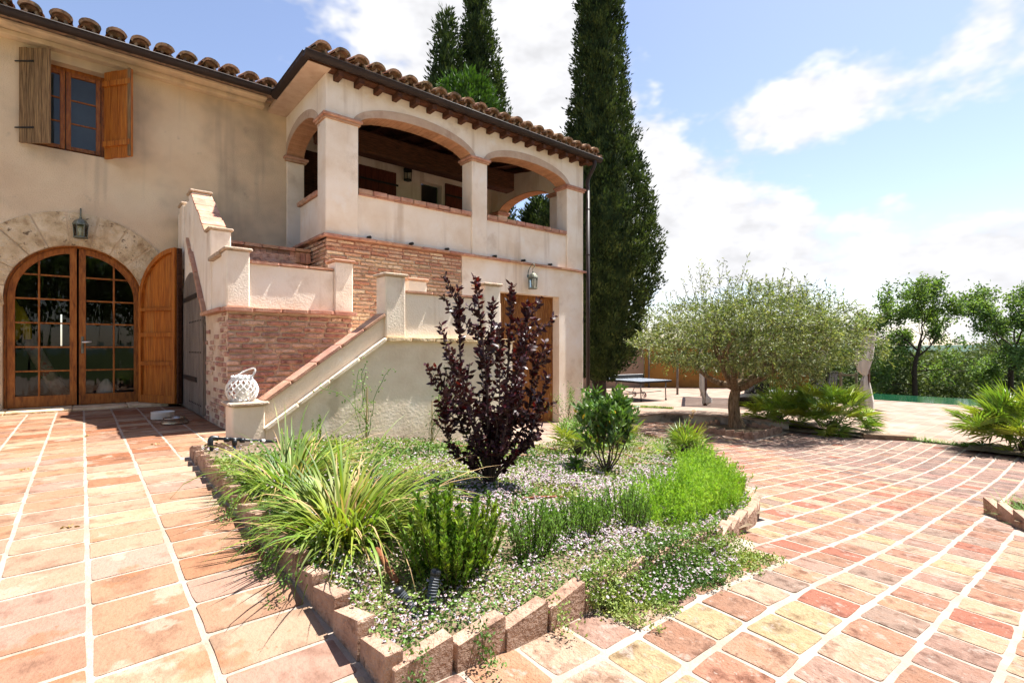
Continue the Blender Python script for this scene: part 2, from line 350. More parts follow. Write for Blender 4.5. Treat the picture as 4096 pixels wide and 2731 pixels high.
    # leaves
    T['leaf_olive'] = mat('leaf_olive', ['#525f38', '#6e7b48'], 3, .5, rv=.5, hue=.02, trans=.3, spec=.35, detail=1)
    T['leaf_olive_pale'] = mat('leaf_olive_pale', ['#8a905c', '#a3a674'], 3, .55, rv=.24, trans=.26, detail=1)
    T['leaf_cypress'] = mat('leaf_cypress', ['#26331a', '#3a4824', '#566234'], 2.2, .75, rv=.42, hue=.015, trans=.12, spec=.2, detail=1)
    T['leaf_conifer'] = mat('leaf_conifer', ['#324c18', '#426020'], 2, .7, rv=.25, trans=.2, detail=1)
    T['leaf_oak'] = mat('leaf_oak', ['#52683a', '#728848'], .5, .65, rv=.36, hue=.02, trans=.34, detail=1)
    T['leaf_wood'] = mat('leaf_wood', ['#3c4a2a', '#566238', '#626c44'], .25, .75, rv=.3, hue=.02, trans=.2, detail=1)
    T['leaf_plum'] = mat('leaf_plum', ['#2e171b', '#422024'], 3, .42, rv=.4, hue=.02, trans=.14, spec=.3, tcol='#ff5040', detail=1)
    T['leaf_plum_young'] = mat('leaf_plum_young', ['#4a181c', '#651f20'], 3, .35, rv=.3, trans=.3, spec=.6, tcol='#ff7050', detail=1)
    T['leaf_myrtle'] = mat('leaf_myrtle', ['#44601a', '#628024', '#7a8c2e'], 8, .45, rv=.3, hue=.02, trans=.25, spec=.5, detail=1)
    T['leaf_pitto'] = mat('leaf_pitto', ['#46602c', '#618038'], 5, .4, rv=.3, hue=.02, trans=.22, spec=.6, detail=1)
    T['leaf_rosemary'] = mat('leaf_rosemary', ['#6a8c2a', '#86a838', '#98b648'], 4, .6, rv=.28, hue=.015, trans=.3, detail=1)
    T['leaf_sprig'] = mat('leaf_sprig', ['#5c7d36', '#7a9a48'], 5, .6, rv=.25, trans=.25, detail=1)
    T['leaf_grass'] = mat('leaf_grass', ['#50682a', '#6e8430', '#888e38'], 3, .5, rv=.3, hue=.025, trans=.32, detail=1)
    T['leaf_dry'] = mat('leaf_dry', ['#a8885c', '#bfa075'], 5, .8, rv=.25, trans=.25, detail=1)
    T['leaf_palm'] = mat('leaf_palm', ['#55702a', '#728e34', '#8a9e42'], 2.5, .45, rv=.28, hue=.02, trans=.22, spec=.5, detail=1)
    T['leaf_palm_y'] = mat('leaf_palm_y', ['#7d8a30', '#98a03c'], 2.5, .45, rv=.2, trans=.25, spec=.5, detail=1)
    T['leaf_cover'] = mat('leaf_cover', ['#46602a', '#63803a', '#8a9652'], 1.4, .6, rv=.32, hue=.02, trans=.25, detail=1)
    T['leaf_yellow'] = mat('leaf_yellow', ['#b89426', '#c9a838'], 3, .6, rv=.2, trans=.3, detail=1)
    T['flower'] = mat('flower', ['#a89c9f', '#b5a9ac'], 30, .8, rv=.1, trans=.15, tcol='#ffffff', detail=1)
    T['flower_eye'] = mat('flower_eye', ['#5a3038', '#6d3d40'], 30, .8, rv=.3, detail=1)
    T['flower_red'] = mat('flower_red', ['#b81a10', '#c92a1c'], 30, .6, detail=1)
    T['bark'] = mat('bark', ['#4a3a2b', '#7a6650', '#927d64'], 9, .95, 1., 14, stretch=(3, 3, .7), spots=[('#3a2d22', 6, .6, .72, .6)])
    T['bark_dark'] = mat('bark_dark', ['#2f2620', '#4d4036'], 9, .95, .8, 14, stretch=(3, 3, .7))
    T['twig'] = mat('twig', ['#4a3c2c', '#66543e'], 9, .9)
    T['twig_plum'] = mat('twig_plum', ['#3a2a26', '#574440'], 9, .8)
    T['cane'] = mat('cane', ['#a88c5c', '#bda06e'], 9, .8)
    T['hill'] = mat('hill', ['#43524a', '#4d5c54'], .003, 1., spec=0.)
    wm = bpy.data.materials.new('pool_water'); wm.use_nodes = True; p = wm.node_tree.nodes['Principled BSDF']
    p.inputs['Base Color'].default_value = hx('#12452f'); p.inputs['Roughness'].default_value = .09; p.inputs['Specular IOR Level'].default_value = .5
    nz = wm.node_tree.nodes.new('ShaderNodeTexNoise'); nz.inputs['Scale'].default_value = 3.; bp = wm.node_tree.nodes.new('ShaderNodeBump'); bp.inputs['Strength'].default_value = .08
    wm.node_tree.links.new(nz.outputs['Fac'], bp.inputs['Height']); wm.node_tree.links.new(bp.outputs[0], p.inputs['Normal']); T['water'] = wm
setup_materials()
# ------------------------------------------------------------------ terrain
def tps_fit(pts, lam=.02):
    P = np.array([p[:2] for p in pts], float); Z = np.array([p[2] for p in pts], float); n = len(P)
    r = np.linalg.norm(P[:, None]-P[None], axis=2); K = r*r*np.log(r+1e-12) + lam*np.eye(n)
    Q = np.c_[np.ones(n), P]; A = np.block([[K, Q], [Q.T, np.zeros((3, 3))]])
    return P, np.linalg.solve(A, np.r_[Z, 0, 0, 0])
def tps_eval(m, X, Y):
    P, w = m; X = np.asarray(X, float); Y = np.asarray(Y, float)
    r = np.sqrt((X[..., None]-P[:, 0])**2 + (Y[..., None]-P[:, 1])**2)
    return (r*r*np.log(r+1e-12)) @ w[:-3] + w[-3] + w[-2]*X + w[-1]*Y
GP = [(-.79,9.04,0),(.7,9.25,0),(1.09,7.73,0),(1.13,5.88,-.005),(-.19,4.4,-.01),(.87,4.19,-.02),(-.17,2.23,-.08),(.37,2.04,-.075),(.09,1.86,-.09),
      (.69,1.34,-.12),(.68,4.62,-.01),(.61,2.13,-.07),(7.84,7.62,-.71),(8.94,7.9,-.68),(5.35,6.27,-.6),(8.94,6.39,-.8),(10.65,5.17,-.87),
      (10.1,4.47,-.9),(12.05,2.96,-.9),(11.54,1.16,-.87),(5.48,.58,-.5),(3.68,1.64,-.35),(1.96,.94,-.17),(2.32,.18,-.23),(1.1,1.05,-.15),
      (1.36,1.29,-.15),(6.54,4.0,-.65),(3.65,.73,-.35),(.75,7.0,0),(.05,6.4,-.004),(-3,8,0),(-3,4,-.01),(-3,1,-.1),(0,-2,-.25),(4,-2,-.45),(9,-2,-.85)]
GM = tps_fit(GP)
def gz(x, y): return float(tps_eval(GM, x, y))
def gn(x, y, e=.06):
    return Vector((-(gz(x+e, y)-gz(x-e, y))/(2*e), -(gz(x, y+e)-gz(x, y-e))/(2*e), 1)).normalized()
TPN = [(9.06,6.67,-.65),(10.04,6.6,-.65),(10.77,5.44,-.67),(14.3,7.89,-.87),(15.74,4.12,-.85),(21,5.37,-.95),(21,2.93,-.95),(14.35,10.25,-.95),
       (15.5,10.07,-.95),(22,14.5,-1.1),(13,11.1,-.9),(11.9,2.81,-.85),(11.78,1.73,-.85),(18.5,11.4,-1.03),(8.5,8.2,-.68),(9.5,14,-.85),(21,-4,-.95),(12,-6,-.9)]
TM = tps_fit(TPN)
def tz(x, y): return float(tps_eval(TM, x, y))

def inside(p, poly):
    x, y = p; c = False; n = len(poly)
    for i in range(n):
        x0, y0 = poly[i]; x1, y1 = poly[i-1]
        if (y0 > y) != (y1 > y) and x < (x1-x0)*(y-y0)/(y1-y0)+x0: c = not c
    return c
def resample(pl, step):
    P = [Vector(p) for p in pl]; out = []; 
    for a, b in zip(P, P[1:]):
        n = max(1, round((b-a).length/step))
        for k in range(n): out.append(a.lerp(b, k/n))
    out.append(P[-1]); return out
BOUND = [(8.46,9.0),(8.6,7.6),(9.06,6.72),(10.0,6.6),(10.8,5.45),(11.55,4.1),(11.95,2.8),(11.85,1.7),(11.6,.9),(11.2,-4),(11,-9)]
def driveway():
    xs = np.arange(-7, 12.6, .16); ys = np.arange(-9, 9.85, .16)
    X, Y = np.meshgrid(xs, ys); Z = tps_eval(GM, X, Y)
    Z[Y < -2.5] = np.interp(X[Y < -2.5], [-7, 12], [-.1, -.95])
    V = np.c_[X.ravel(), Y.ravel(), Z.ravel()]; nx = len(xs); F = []
    keep_poly = [(-7.5,-9.5)] + [(-7.5,9.7),(8.46,9.7)] + [(a+.15 if i > 1 else a, b) for i, (a, b) in enumerate(BOUND)]
    for j in range(len(ys)-1):
        for i in range(nx-1):
            if inside((xs[i]+.08, ys[j]+.08), keep_poly): F.append((j*nx+i, j*nx+i+1, (j+1)*nx+i+1, (j+1)*nx+i))
    return mo('driveway', mesh_arr('driveway', V, F, MT['grout'], True), None, kind='structure', label='pale mortar bed of the sloping courtyard paving')
driveway_o = driveway()
def terrace():
    near = resample(BOUND, .3)
    far = resample([(8.46,22),(14,22),(18.2,16),(21.74,15.33),(24.4,12.4),(24.3,9.5),(21,8.0),(21,5),(21,2),(21,-2),(21,-6),(20,-12)], .4)
    n = 60
    def samp(pl, t):
        f = t*(len(pl)-1); i = min(int(f), len(pl)-2); return pl[i].lerp(pl[i+1], f-i)
    V = []; F = []; m = 44
    for i in range(n+1):
        a, b = samp(near, i/n), samp(far, i/n)
        for j in range(m+1):
            p = a.lerp(b, j/m); V.append((p.x, p.y, tz(p.x, p.y)))
    b0 = len(V)
    for i in range(n+1):
        a = samp(near, i/n); V.append((a.x, a.y, tz(a.x, a.y)-.35))
    for i in range(n):
        for j in range(m): F.append((i*(m+1)+j, i*(m+1)+j+1, (i+1)*(m+1)+j+1, (i+1)*(m+1)+j))
    me = mesh_arr('pool_terrace', V, F, MT['terrace'], True)
    t = mo('pool_terrace', me, None, kind='structure', label='pinkish paved terrace leading to the pool')
    # low retaining wall below the terrace edge
    pl = resample([(8.9,6.95),(9.06,6.70),(10.0,6.58),(10.8,5.43),(11.4,4.4)], .5); mb = MB(); cp = MB()
    for a, b in zip(pl, pl[1:]):
        d = (b-a).normalized(); nrm = Vector((d.y, -d.x)); nrm = nrm if nrm.dot(Vector((-FW[0], -FW[1]))) > 0 else -nrm
        q = [a+nrm*.03, b+nrm*.03, b-nrm*.12, a-nrm*.12]
        zt = [tz(p.x, p.y)+.012 for p in (a, b, b, a)]
        mb.add([(p.x, p.y, -1.25) for p in q] + [(p.x, p.y, z) for p, z in zip(q, zt)], [(0,1,5,4),(1,2,6,5),(2,3,7,6),(3,0,4,7),(4,5,6,7)])
        q = [a+nrm*.06, b+nrm*.06, b-nrm*.14, a-nrm*.14]
        cp.add([(p.x, p.y, z+.002) for p, z in zip(q, zt)] + [(p.x, p.y, z+.03) for p, z in zip(q, zt)], [(0,1,5,4),(1,2,6,5),(2,3,7,6),(3,0,4,7),(4,5,6,7)])
    w = thing('retaining_wall', 'low stained grey concrete retaining wall behind the olive bed', 'wall', (9.9, 6.4, -.9))
    mb.build('wall_face', MT['concrete'], w); cp.build('coping', MT['terrace'], w)
    return t
terrace_o = terrace()

# pieces with shared meshes
def rect_piece(name, mt, n, jit, ch, th, r=.12, seed=1):
    rg = random.Random(seed); out = []
    for _ in range(n):
        pts = []
        for cx, cy in ((-.5,-.5),(.5,-.5),(.5,.5),(-.5,.5)):
            jx, jy = rg.uniform(-jit, jit), rg.uniform(-jit, jit); k = rg.uniform(.5, 1.)*r
            sx, sy = (1 if cx > 0 else -1), (1 if cy > 0 else -1)
            a = (cx+jx-sx*k, cy+jy); b = (cx+jx, cy+jy-sy*k); m = (cx+jx-sx*k*.3, cy+jy-sy*k*.3)
            e = rg.uniform(-jit, jit)*.7
            pts += [a, m, b, (cx+e, rg.uniform(-.2, .2))] if sx*sy < 0 and sx > 0 else [a, m, b, (cx+e, rg.uniform(-.2, .2))] if sx*sy < 0 else [b, m, a, (rg.uniform(-.2, .2), cy+e)]
        N_ = len(pts); V = [(x*1.02, y*1.02, -th) for x, y in pts] + [(x, y, rg.uniform(-.0012, .0012)) for x, y in pts]
        F = [(i, (i+1) % N_, N_+(i+1) % N_, N_+i) for i in range(N_)] + [tuple(range(N_, 2*N_))]
        me = mesh_arr(name, V, F, mt); out.append(me)
    return out
def lay(me, x, y, z, nrm, rz, sx, sy):
    q = Vector((0, 0, 1)).rotation_difference(nrm).to_matrix().to_4x4()
    return Matrix.Translation((x, y, z)) @ q @ Matrix.Rotation(rz, 4, 'Z') @ Matrix.Diagonal((sx, sy, 1, 1))
BED = [(.64,4.72),(.64,1.31),(1.2,1.29),(1.9,1.3),(2.6,1.36),(2.95,1.44),(3.4,1.53),(3.75,1.66),(4.1,1.86),(4.6,2.2),(5.3,2.72),(6.1,3.36),(7.1,4.34),(8.0,5.6),
       (7.6,5.95),(6.9,5.65),(5.4,5.2),(4.4,4.8),(4.1,4.77),(1.0,4.77),(.95,4.72)]
RBED = [(5.75,.66),(5.3,.40),(4.85,.14),(4.3,-.2),(3.8,-.6),(6.5,-1.6),(7.6,-.9),(6.6,-.05)]
OBED = [(9.65,5.65),(9.83,4.44),(11.05,4.42),(10.95,5.55)]
def grow(poly, d):
    c = Vector((sum(p[0] for p in poly)/len(poly), sum(p[1] for p in poly)/len(poly))); out = []
    n = len(poly)
    for i in range(n):
        a, b, e = Vector(poly[i-1]), Vector(poly[i]), Vector(poly[(i+1) % n])
        d1 = (b-a).normalized(); d2 = (e-b).normalized(); nn = (Vector((d1.y, -d1.x)) + Vector((d2.y, -d2.x)))
        nn = nn.normalized() if nn.length > 1e-6 else Vector((0, 0))
        if inside(tuple(b+nn*.01), poly): nn = -nn
        out.append(tuple(b+nn*d))
    return out
def paving():
    # terrace tiles by the door: columns running towards the house
    ms = rect_piece('tile', MT['tile'], 10, .012, .004, .02, .06, 3); mr_ = rect_piece('tile', MT['tile_red'], 8, .012, .004, .02, .06, 4)
    par = thing_struct('door_terrace', 'sunlit terracotta tile paving in front of the arched door')
    rg = random.Random(11); x = -4.4; n = 0; bedg = grow(BED, .06)
    cols = []
    while x < 1.12: w = rg.uniform(.268, .285); cols.append((x, w)); x += w
    for ci, (x0, w) in enumerate(cols):
        y = .2 + rg.uniform(0, .25)
        while y < 8.98:
            h = rg.uniform(.2, .25) if y < 5.6 else rg.uniform(.2, .25)
            cx, cy = x0+w/2, y+h/2
            skew = .06*max(0, (cy-4.6)/4.4)*0
            d = cx*FW[0]+cy*FW[1]; X = cx*RT[0]+cy*RT[1]
            vis = d > .95 and X/d > -1.14 and .85 < d*.80
            if vis and not (x0 > .56 and cy < 4.72) and cx < 1.04:
                sx = w-.02; 
                if cx+w/2 > .47 and cy < 4.7: sx = max(.06, .622-(x0+.01)); cx = x0+.01+sx/2
                z = gz(cx, cy)+.0048+rg.uniform(-.0005, .0005)
                mo('tile', rg.choice(mr_ if cy+rg.uniform(-.7, .7) > 5.2 or rg.random() < .1 else ms), par, lay(None, cx, cy, z, gn(cx, cy), rg.uniform(-.01, .01), sx, h-.019)); n += 1
            y += h
    print('tiles', n)
    # driveway pavers: columns running along the house front
    pm = rect_piece('paver', MT['paver'], 14, .02, .004, .02, .08, 5); pb = rect_piece('paver', MT['paver_brown'], 8, .02, .004, .02, .08, 6)
    cells = []; bg2 = grow(BED, .045); rb = grow(RBED, .06); ob = grow(OBED, .04)
    keep = [(.6,-3)] + [(.6,1.29)] + [(8.2,7.0)] + [(a-.12, b) for a, b in BOUND[1:]]
    v = 1.235; row = 0; vs_ = []
    vv = 1.285
    while vv > -.6: vs_.append((vv-.21, .21)); vv -= .21
    vv = 1.285
    while vv < 6.9: vs_.append((vv, .21)); vv += .21
    for v0, h in vs_:
        x = .60 + rg.uniform(0, .12)
        while x < 12.0:
            w = rg.uniform(.185, .235) if v0 < 1.2 else rg.uniform(.17, .22)
            cx = x+w/2; fan = .035*max(0, cx-5.5)*min(1, max(.35, .35+.65*v0/1.6)); cy = v0+h/2+fan*.55
            d = cx*FW[0]+cy*FW[1]; X = cx*RT[0]+cy*RT[1]
            if d > .8 and X/d < 1.16 and X/d > -.9 and .85-gz(cx, cy) < d*.78:
                if inside((cx, cy), keep) and not inside((cx, cy), bg2) and not inside((cx, cy), rb) and not inside((cx, cy), ob) and not (cx < 8.6 and cy > 5.35-.0*cx and cx < 7.9):
                    cells.append((d, cx, cy, w, h))
            x += w
    cells.sort(); print('pavers', len(cells))
    VV = {0: ([], []), 1: ([], [])}; par2 = driveway_o
    for i, (d, cx, cy, w, h) in enumerate(cells):
        br = 1 if cx > 6.15+.85*(cy-.77)+rg.uniform(-.12, .12) and cy < 4.6 and rg.random() < .93 else 0; me = rg.choice(pb if br else pm); z = gz(cx, cy)+.0019+rg.uniform(-.0004, .0004)
        mw = lay(me, cx, cy, z, gn(cx, cy), rg.uniform(-.035, .035), w-rg.uniform(.016, .024), h-rg.uniform(.02, .032))
        if i < 290: mo('paver', me, par2, mw)
        else:
            V, F = VV[br]; b = len(V); V += [tuple(mw @ v.co) for v in me.vertices]; F += [tuple(b+k for k in p.vertices) for p in me.polygons]
    for k, nm in ((0, 'distant_pavers'), (1, 'distant_brown_pavers')): mo(nm, mesh_arr(nm, *VV[k], MT['paver_brown' if k else 'paver']), par2, kind='stuff')
def thing_struct(name, label):
    # thin mortar sheet that carries the tiles
    xs = np.r_[np.arange(-6.8, .5, .2), .65, .8, 1.0, 1.13]; ys = np.arange(-2, 9.4, .2); X, Y = np.meshgrid(xs, ys); Z = tps_eval(GM, X, Y)+.003
    nx = len(xs); F = [(j*nx+i, j*nx+i+1, (j+1)*nx+i+1, (j+1)*nx+i) for j in range(len(ys)-1) for i in range(nx-1) if not (xs[i] > .6 and ys[j] < 4.7)]
    return mo(name, mesh_arr(name, np.c_[X.ravel(), Y.ravel(), Z.ravel()], F, MT['grout'], True), None, kind='structure', label=label)
paving()

# brick edging with saw-tooth tops
def edging(parent, pl, pitch, zf, mt, seed=1, hh=.116, flip=False, closed=False, maxn=999, thick=.055):
    rg = random.Random(seed); ms = []
    for k in range(6):
        h0 = hh*rg.uniform(.6, .7); h1 = hh*rg.uniform(.95, 1.05)
        if flip: h0, h1 = h1, h0
        t = .5; c = .03
        mb = MB(); e = .018
        a, b = -.5, .5
        # body with chamfered top edge
        ys = (-t, t)
        prof = [(a, -.12), (b, -.12), (b, h1-.006+rg.uniform(-.003, .003)), (b-e, h1), (a+e, h0+rg.uniform(-.002, .002)), (a, h0-.006)]
        V = [(x, -t, z) for x, z in prof] + [(x, t, z) for x, z in prof]; n = len(prof)
        V += [(x, -t*.9, z) for x, z in prof[2:]] 
        mb.add(V[:2*n], [tuple(range(n))[::-1], tuple(range(n, 2*n))] + [(i, (i+1) % n, n+(i+1) % n, n+i) for i in range(n)])
        ms.append(mb.mesh('edging_brick', mt))
    P = [Vector(p) for p in pl]; L = [0]
    for a, b in zip(P, P[1:]): L.append(L[-1]+(b-a).length)
    n = min(maxn, int(L[-1]/pitch)); pitch = L[-1]/n if n < maxn else pitch
    for i in range(n):
        s = (i+.5)*pitch; k = max(j for j in range(len(L)-1) if L[j] <= s)
        d = (P[k+1]-P[k]).normalized(); p = P[k]+d*(s-L[k])
        rz = math.atan2(d.y, d.x)+rg.uniform(-.05, .05)
        nrm = gn(p.x, p.y); slope = -(nrm.x*d.x+nrm.y*d.y)/nrm.z
        mw = Matrix.Translation((p.x+rg.uniform(-.004, .004), p.y+rg.uniform(-.004, .004), zf(p.x, p.y)+rg.uniform(-.006, .006))) @ Matrix.Rotation(rz, 4, 'Z') @ Matrix.Rotation(-math.atan(slope)*.8+rg.uniform(-.02, .02), 4, 'Y') @ Matrix.Diagonal((pitch-.008, thick, 1, 1))
        mo('edging_brick', rg.choice(ms), parent, mw)
def soil_sheet(name, poly, zoff, parent, mound=0., mt='soil', step=.12):
    xs = np.arange(min(p[0] for p in poly)-.1, max(p[0] for p in poly)+.1, step); ys = np.arange(min(p[1] for p in poly)-.1, max(p[1] for p in poly)+.1, step)
    X, Y = np.meshgrid(xs, ys); Z = tps_eval(GM, X, Y)+zoff+nr.uniform(-.012, .012, X.shape); nx = len(xs); F = []
    for j in range(len(ys)-1):
        for i in range(nx-1):
            if inside((xs[i]+step/2, ys[j]+step/2), poly): F.append((j*nx+i, j*nx+i+1, (j+1)*nx+i+1, (j+1)*nx+i))
    return mo(name, mesh_arr(name, np.c_[X.ravel(), Y.ravel(), Z.ravel()], F, MT[mt], True), parent)
def beds():
    b = thing('flower_bed', 'large planted bed edged with saw-tooth bricks below the outside stair', 'flower bed', (2.5, 3, -.2))
    soil_sheet('soil', BED, .05, b)
    edging(b, [(.67,4.70),(.655,3.0),(.67,1.30)], .185, gz, MT['edging'], 2)
    edging(b, [(.66,1.305),(1.2,1.30),(1.9,1.31),(2.6,1.37),(2.95,1.45),(3.4,1.545),(3.75,1.675),(4.08,1.875)], .195, gz, MT['edging'], 3)
    edging(b, [(4.1,1.9),(4.6,2.22),(5.3,2.74),(6.1,3.38),(7.1,4.36),(8.0,5.6)], .2, gz, MT['edging'], 4, flip=True)
    edging(b, [(.70,4.72),(.98,4.72)], .28, gz, MT['edging'], 5, hh=.1)
    r = thing('flower_bed', 'small brick-edged bed with feathery herb cut by the right edge of the photo', 'flower bed', (5.4, -.1, -.5))
    soil_sheet('soil', RBED, .05, r)
    edging(r, [(3.8,-.6),(4.3,-.2),(4.85,.14),(5.3,.40),(5.75,.66)], .2, gz, MT['edging'], 6, hh=.13)
    edging(r, [(5.77,.66),(6.6,-.05),(7.6,-.9)], .2, gz, MT['edging'], 7, flip=True)
    o = thing('flower_bed', 'square brick-edged tree pit around the olive trunk', 'flower bed', (10.4, 5.0, -.87))
    soil_sheet('soil', OBED, .04, o)
    for k in range(4): edging(o, [OBED[k], OBED[(k+1) % 4]], .17, gz, MT['edging'], 8+k, hh=.14, thick=.06)
    # strip of soil with the fan palms and a stone kerb
    k = thing('palm_bed', 'narrow dark soil strip under the two fan palms', 'flower bed', (11.7, 4, -.85))
    soil_sheet('soil', [(11.25,4.9),(11.35,3.6),(11.75,2.6),(12.5,2.9),(12.6,4.6),(12.0,5.3)], .045, k)
    k = thing('palm_bed', 'bare soil strip under the fan palm at the right edge', 'flower bed', (11.6, .8, -.85))
    soil_sheet('soil', [(11.2,1.6),(11.0,-.6),(12.2,-.6),(12.3,1.5)], .045, k)
    mb = MB(); 
    mb.cbox(-.42,.42,-.09,.09,-.05,.07,.012); st = mb.build('kerb_stone', MT['kerb'], None, label='dark rough kerb stone at the foot of the middle fan palm', category='stone')
    st.matrix_basis = Matrix.Translation((11.8, 2.75, gz(11.8, 2.75)+.03)) @ Matrix.Rotation(R(-62), 4, 'Z')
beds()

def garage_path():
    xs = np.arange(4.2, 9.0, .1); ys = np.arange(4.9, 7.75, .1); X, Y = np.meshgrid(xs, ys); Z = tps_eval(GM, X, Y)+.006; nx = len(xs)
    bb = grow(BED, -.02); F = [(j*nx+i, j*nx+i+1, (j+1)*nx+i+1, (j+1)*nx+i) for j in range(len(ys)-1) for i in range(nx-1) if not inside((xs[i]+.05, ys[j]+.05), bb) and ys[j] > 5.0 and inside((xs[i]+.05, ys[j]+.05), [(4.2,4.9),(8.0,5.75),(8.7,6.9),(8.5,7.8),(4.2,7.8)])]
    mo('garage_path', mesh_arr('garage_path', np.c_[X.ravel(), Y.ravel(), Z.ravel()], F, MT['terrace'], True), None, kind='structure', label='pink paved path in front of the garage door')
garage_path()
def far_setting():
    V = []; F = []; rs = [0, 30, 60, 120, 300, 800, 2500, 9000]; n = 48
    for r_ in rs:
        for k in range(n):
            a = 2*math.pi*k/n; x, y = 10+r_*math.cos(a), 5+r_*math.sin(a)
            z = -2.6 - min(22, max(0, r_-45)*.03); V.append((x, y, z))
    for i in range(len(rs)-1):
        for k in range(n): F.append((i*n+k, (i+1)*n+k, (i+1)*n+(k+1) % n, i*n+(k+1) % n))
    mo('ground', mesh_arr('ground', V, F, MT['ground'], True), None, kind='structure', label='land sloping away beyond the terrace')
    # far ridge on the horizon
    V = []; F = []; m = 160
    for i in range(m+1):
        a = 2*math.pi*i/m; h = 26+9*math.sin(a*5+1)+7*math.sin(a*11+.5)+4*math.sin(a*23)
        for r_, z in ((5200, -30), (5600, h*.7), (6000, h), (7000, -30)): V.append((r_*math.cos(a), r_*math.sin(a), z-8))
    for i in range(m):
        for j in range(3): F.append((i*4+j, (i+1)*4+j, (i+1)*4+j+1, i*4+j+1))
    mo('hills', mesh_arr('hills', V, F, MT['hill'], True), None, kind='structure', label='low hills on the far horizon')
far_setting()
def pool():
    p = thing('swimming_pool', 'green infinity pool behind the white-curtained pergola', 'pool', (23, 3, -1))
    x0, x1, y0, y1, z = 21.05, 25.1, -8, 7.6, -1.02
    MB().add([(x0,y0,z),(x1,y0,z),(x1,y1,z),(x0,y1,z)], [(0,1,2,3)]).build('water', MT['water'], p)
    mb = MB(); mb.box(x0-.35, x0, y0, y1+.3, -1.6, -.935); mb.box(x1, x1+.15, y0, y1+.3, -2.2, -1.035); mb.box(x0, x1, y1, y1+.3, -1.6, -.94); mb.box(x0-.35, x1+.15, y0-.3, y0, -1.6, -.94)
    mb.build('coping', MT['terrace'], p)
pool()
# ------------------------------------------------------------------ farmhouse
HOUSE = thing('farmhouse', 'old two-storey stucco farmhouse with arched loggia and tiled roof', 'house', (3, 9, 0))
YM, YL, UL, UR = 9.4, 7.5, 2.75, 8.41          # main wall plane, loggia front plane, loggia left and right planes
FL = 2.53                                       # loggia floor
SPR, RISE, CAPT = 4.30, .28, 4.36
WT = 4.93
def brick_meshes(mt, n=8, seed=1, jit=.06):
    rg = random.Random(seed); out = []
    for _ in range(n):   # unit brick: x length, y depth, z height; front face at y=-.5
        mb = MB(); c = .5
        f = [(-.5+rg.uniform(0, .05), -.5+rg.uniform(0, .14)), (rg.uniform(-.1, .1), -.5+rg.uniform(-.02, .1)), (.5-rg.uniform(0, .05), -.5+rg.uniform(0, .14)),
             (.5-rg.uniform(0, .04), .5-rg.uniform(0, .14)), (rg.uniform(-.1, .1), .5-rg.uniform(-.02, .1)), (-.5+rg.uniform(0, .04), .5-rg.uniform(0, .14))]
        V = [(x, .5, z) for x, z in f] + [(x, -.2, z) for x, z in f] + [(x*.93, -.5+rg.uniform(-.12, .1), z*.78) for x, z in f]
        n_ = 6; F = [(i, (i+1) % n_, n_+(i+1) % n_, n_+i) for i in range(n_)] + [(n_+i, n_+(i+1) % n_, 2*n_+(i+1) % n_, 2*n_+i) for i in range(n_)] + [tuple(range(2*n_, 3*n_))]
        out.append(mesh_arr('brick', V, F, mt))
    return out
def brick_wall(parent, ms, O, A, Nv, length, z0, z1, ch=.058, bl=.25, depth=.03, seed=1, keep=None, gap=.012, bmin=.13):
    """courses of single bricks on the plane through O along A, facing Nv"""
    rg = random.Random(seed); A = Vector(A); Nv = Vector(Nv); n = 0
    M = Matrix((( A.x, -Nv.x, 0), (A.y, -Nv.y, 0), (0, 0, 1))).to_4x4()
    z = z0; row = 0
    while z + ch*.6 < z1:
        h = ch*rg.uniform(.9, 1.1); h = min(h, z1-z); s = 0 if row % 2 else -bl*.5
        s += rg.uniform(-.04, .04)
        while s < length:
            l = bl*rg.choice([1, 1, 1, .95, 1.08, .52, .8]); a, b = max(0, s), min(length, s+l); s += l
            if b-a < .05: continue
            m = (a+b)/2
            if keep and not keep(m, z+h/2, rg): continue
            p = Vector(O)+A*m; p.z = z+h/2+rg.uniform(-.002, .002)
            mw = Matrix.Translation(p) @ M @ Matrix.Rotation(rg.uniform(-.012, .012), 4, 'Y') @ Matrix.Diagonal((b-a-gap, depth*rg.uniform(.8, 1.3), h-gap, 1))
            mo('brick', rg.choice(ms), parent, mw); n += 1
        z += h; row += 1
    return n
def coping_run(parent, name, a, b, width, th, unit, mt, axis, seed=1, up=0., ch=.008, vary=.006):
    """row of coping bricks from a to b (3D points); axis = direction across"""
    rg = random.Random(seed); a, b = Vector(a), Vector(b); L = (b-a).length; n = max(1, round(L/unit)); d = (b-a).normalized()
    ax = Vector(axis); upv = d.cross(ax); upv = upv if upv.z > 0 else -upv
    M = Matrix(((d.x, ax.x, upv.x), (d.y, ax.y, upv.y), (d.z, ax.z, upv.z))).to_4x4()
    ms = []
    for k in range(4):
        mb = MB(); e = rg.uniform(.7, 1.2)
        mb.cbox(-.5, .5, -.5, .5, -.5, .5, .06); ms.append(mb.mesh(name, mt))
    ms2 = []
    for me in ms: ms2.append(me)
    for i in range(n):
        p = a.lerp(b, (i+.5)/n)
        mw = Matrix.Translation(p+Vector((0, 0, rg.uniform(-vary, vary)))) @ M @ Matrix.Rotation(rg.uniform(-.012, .012), 4, 'X') @ Matrix.Diagonal((L/n-.008, width*rg.uniform(.95, 1.04), th*rg.uniform(.92, 1.08), 1))
        mo(name, rg.choice(ms2), parent, mw)

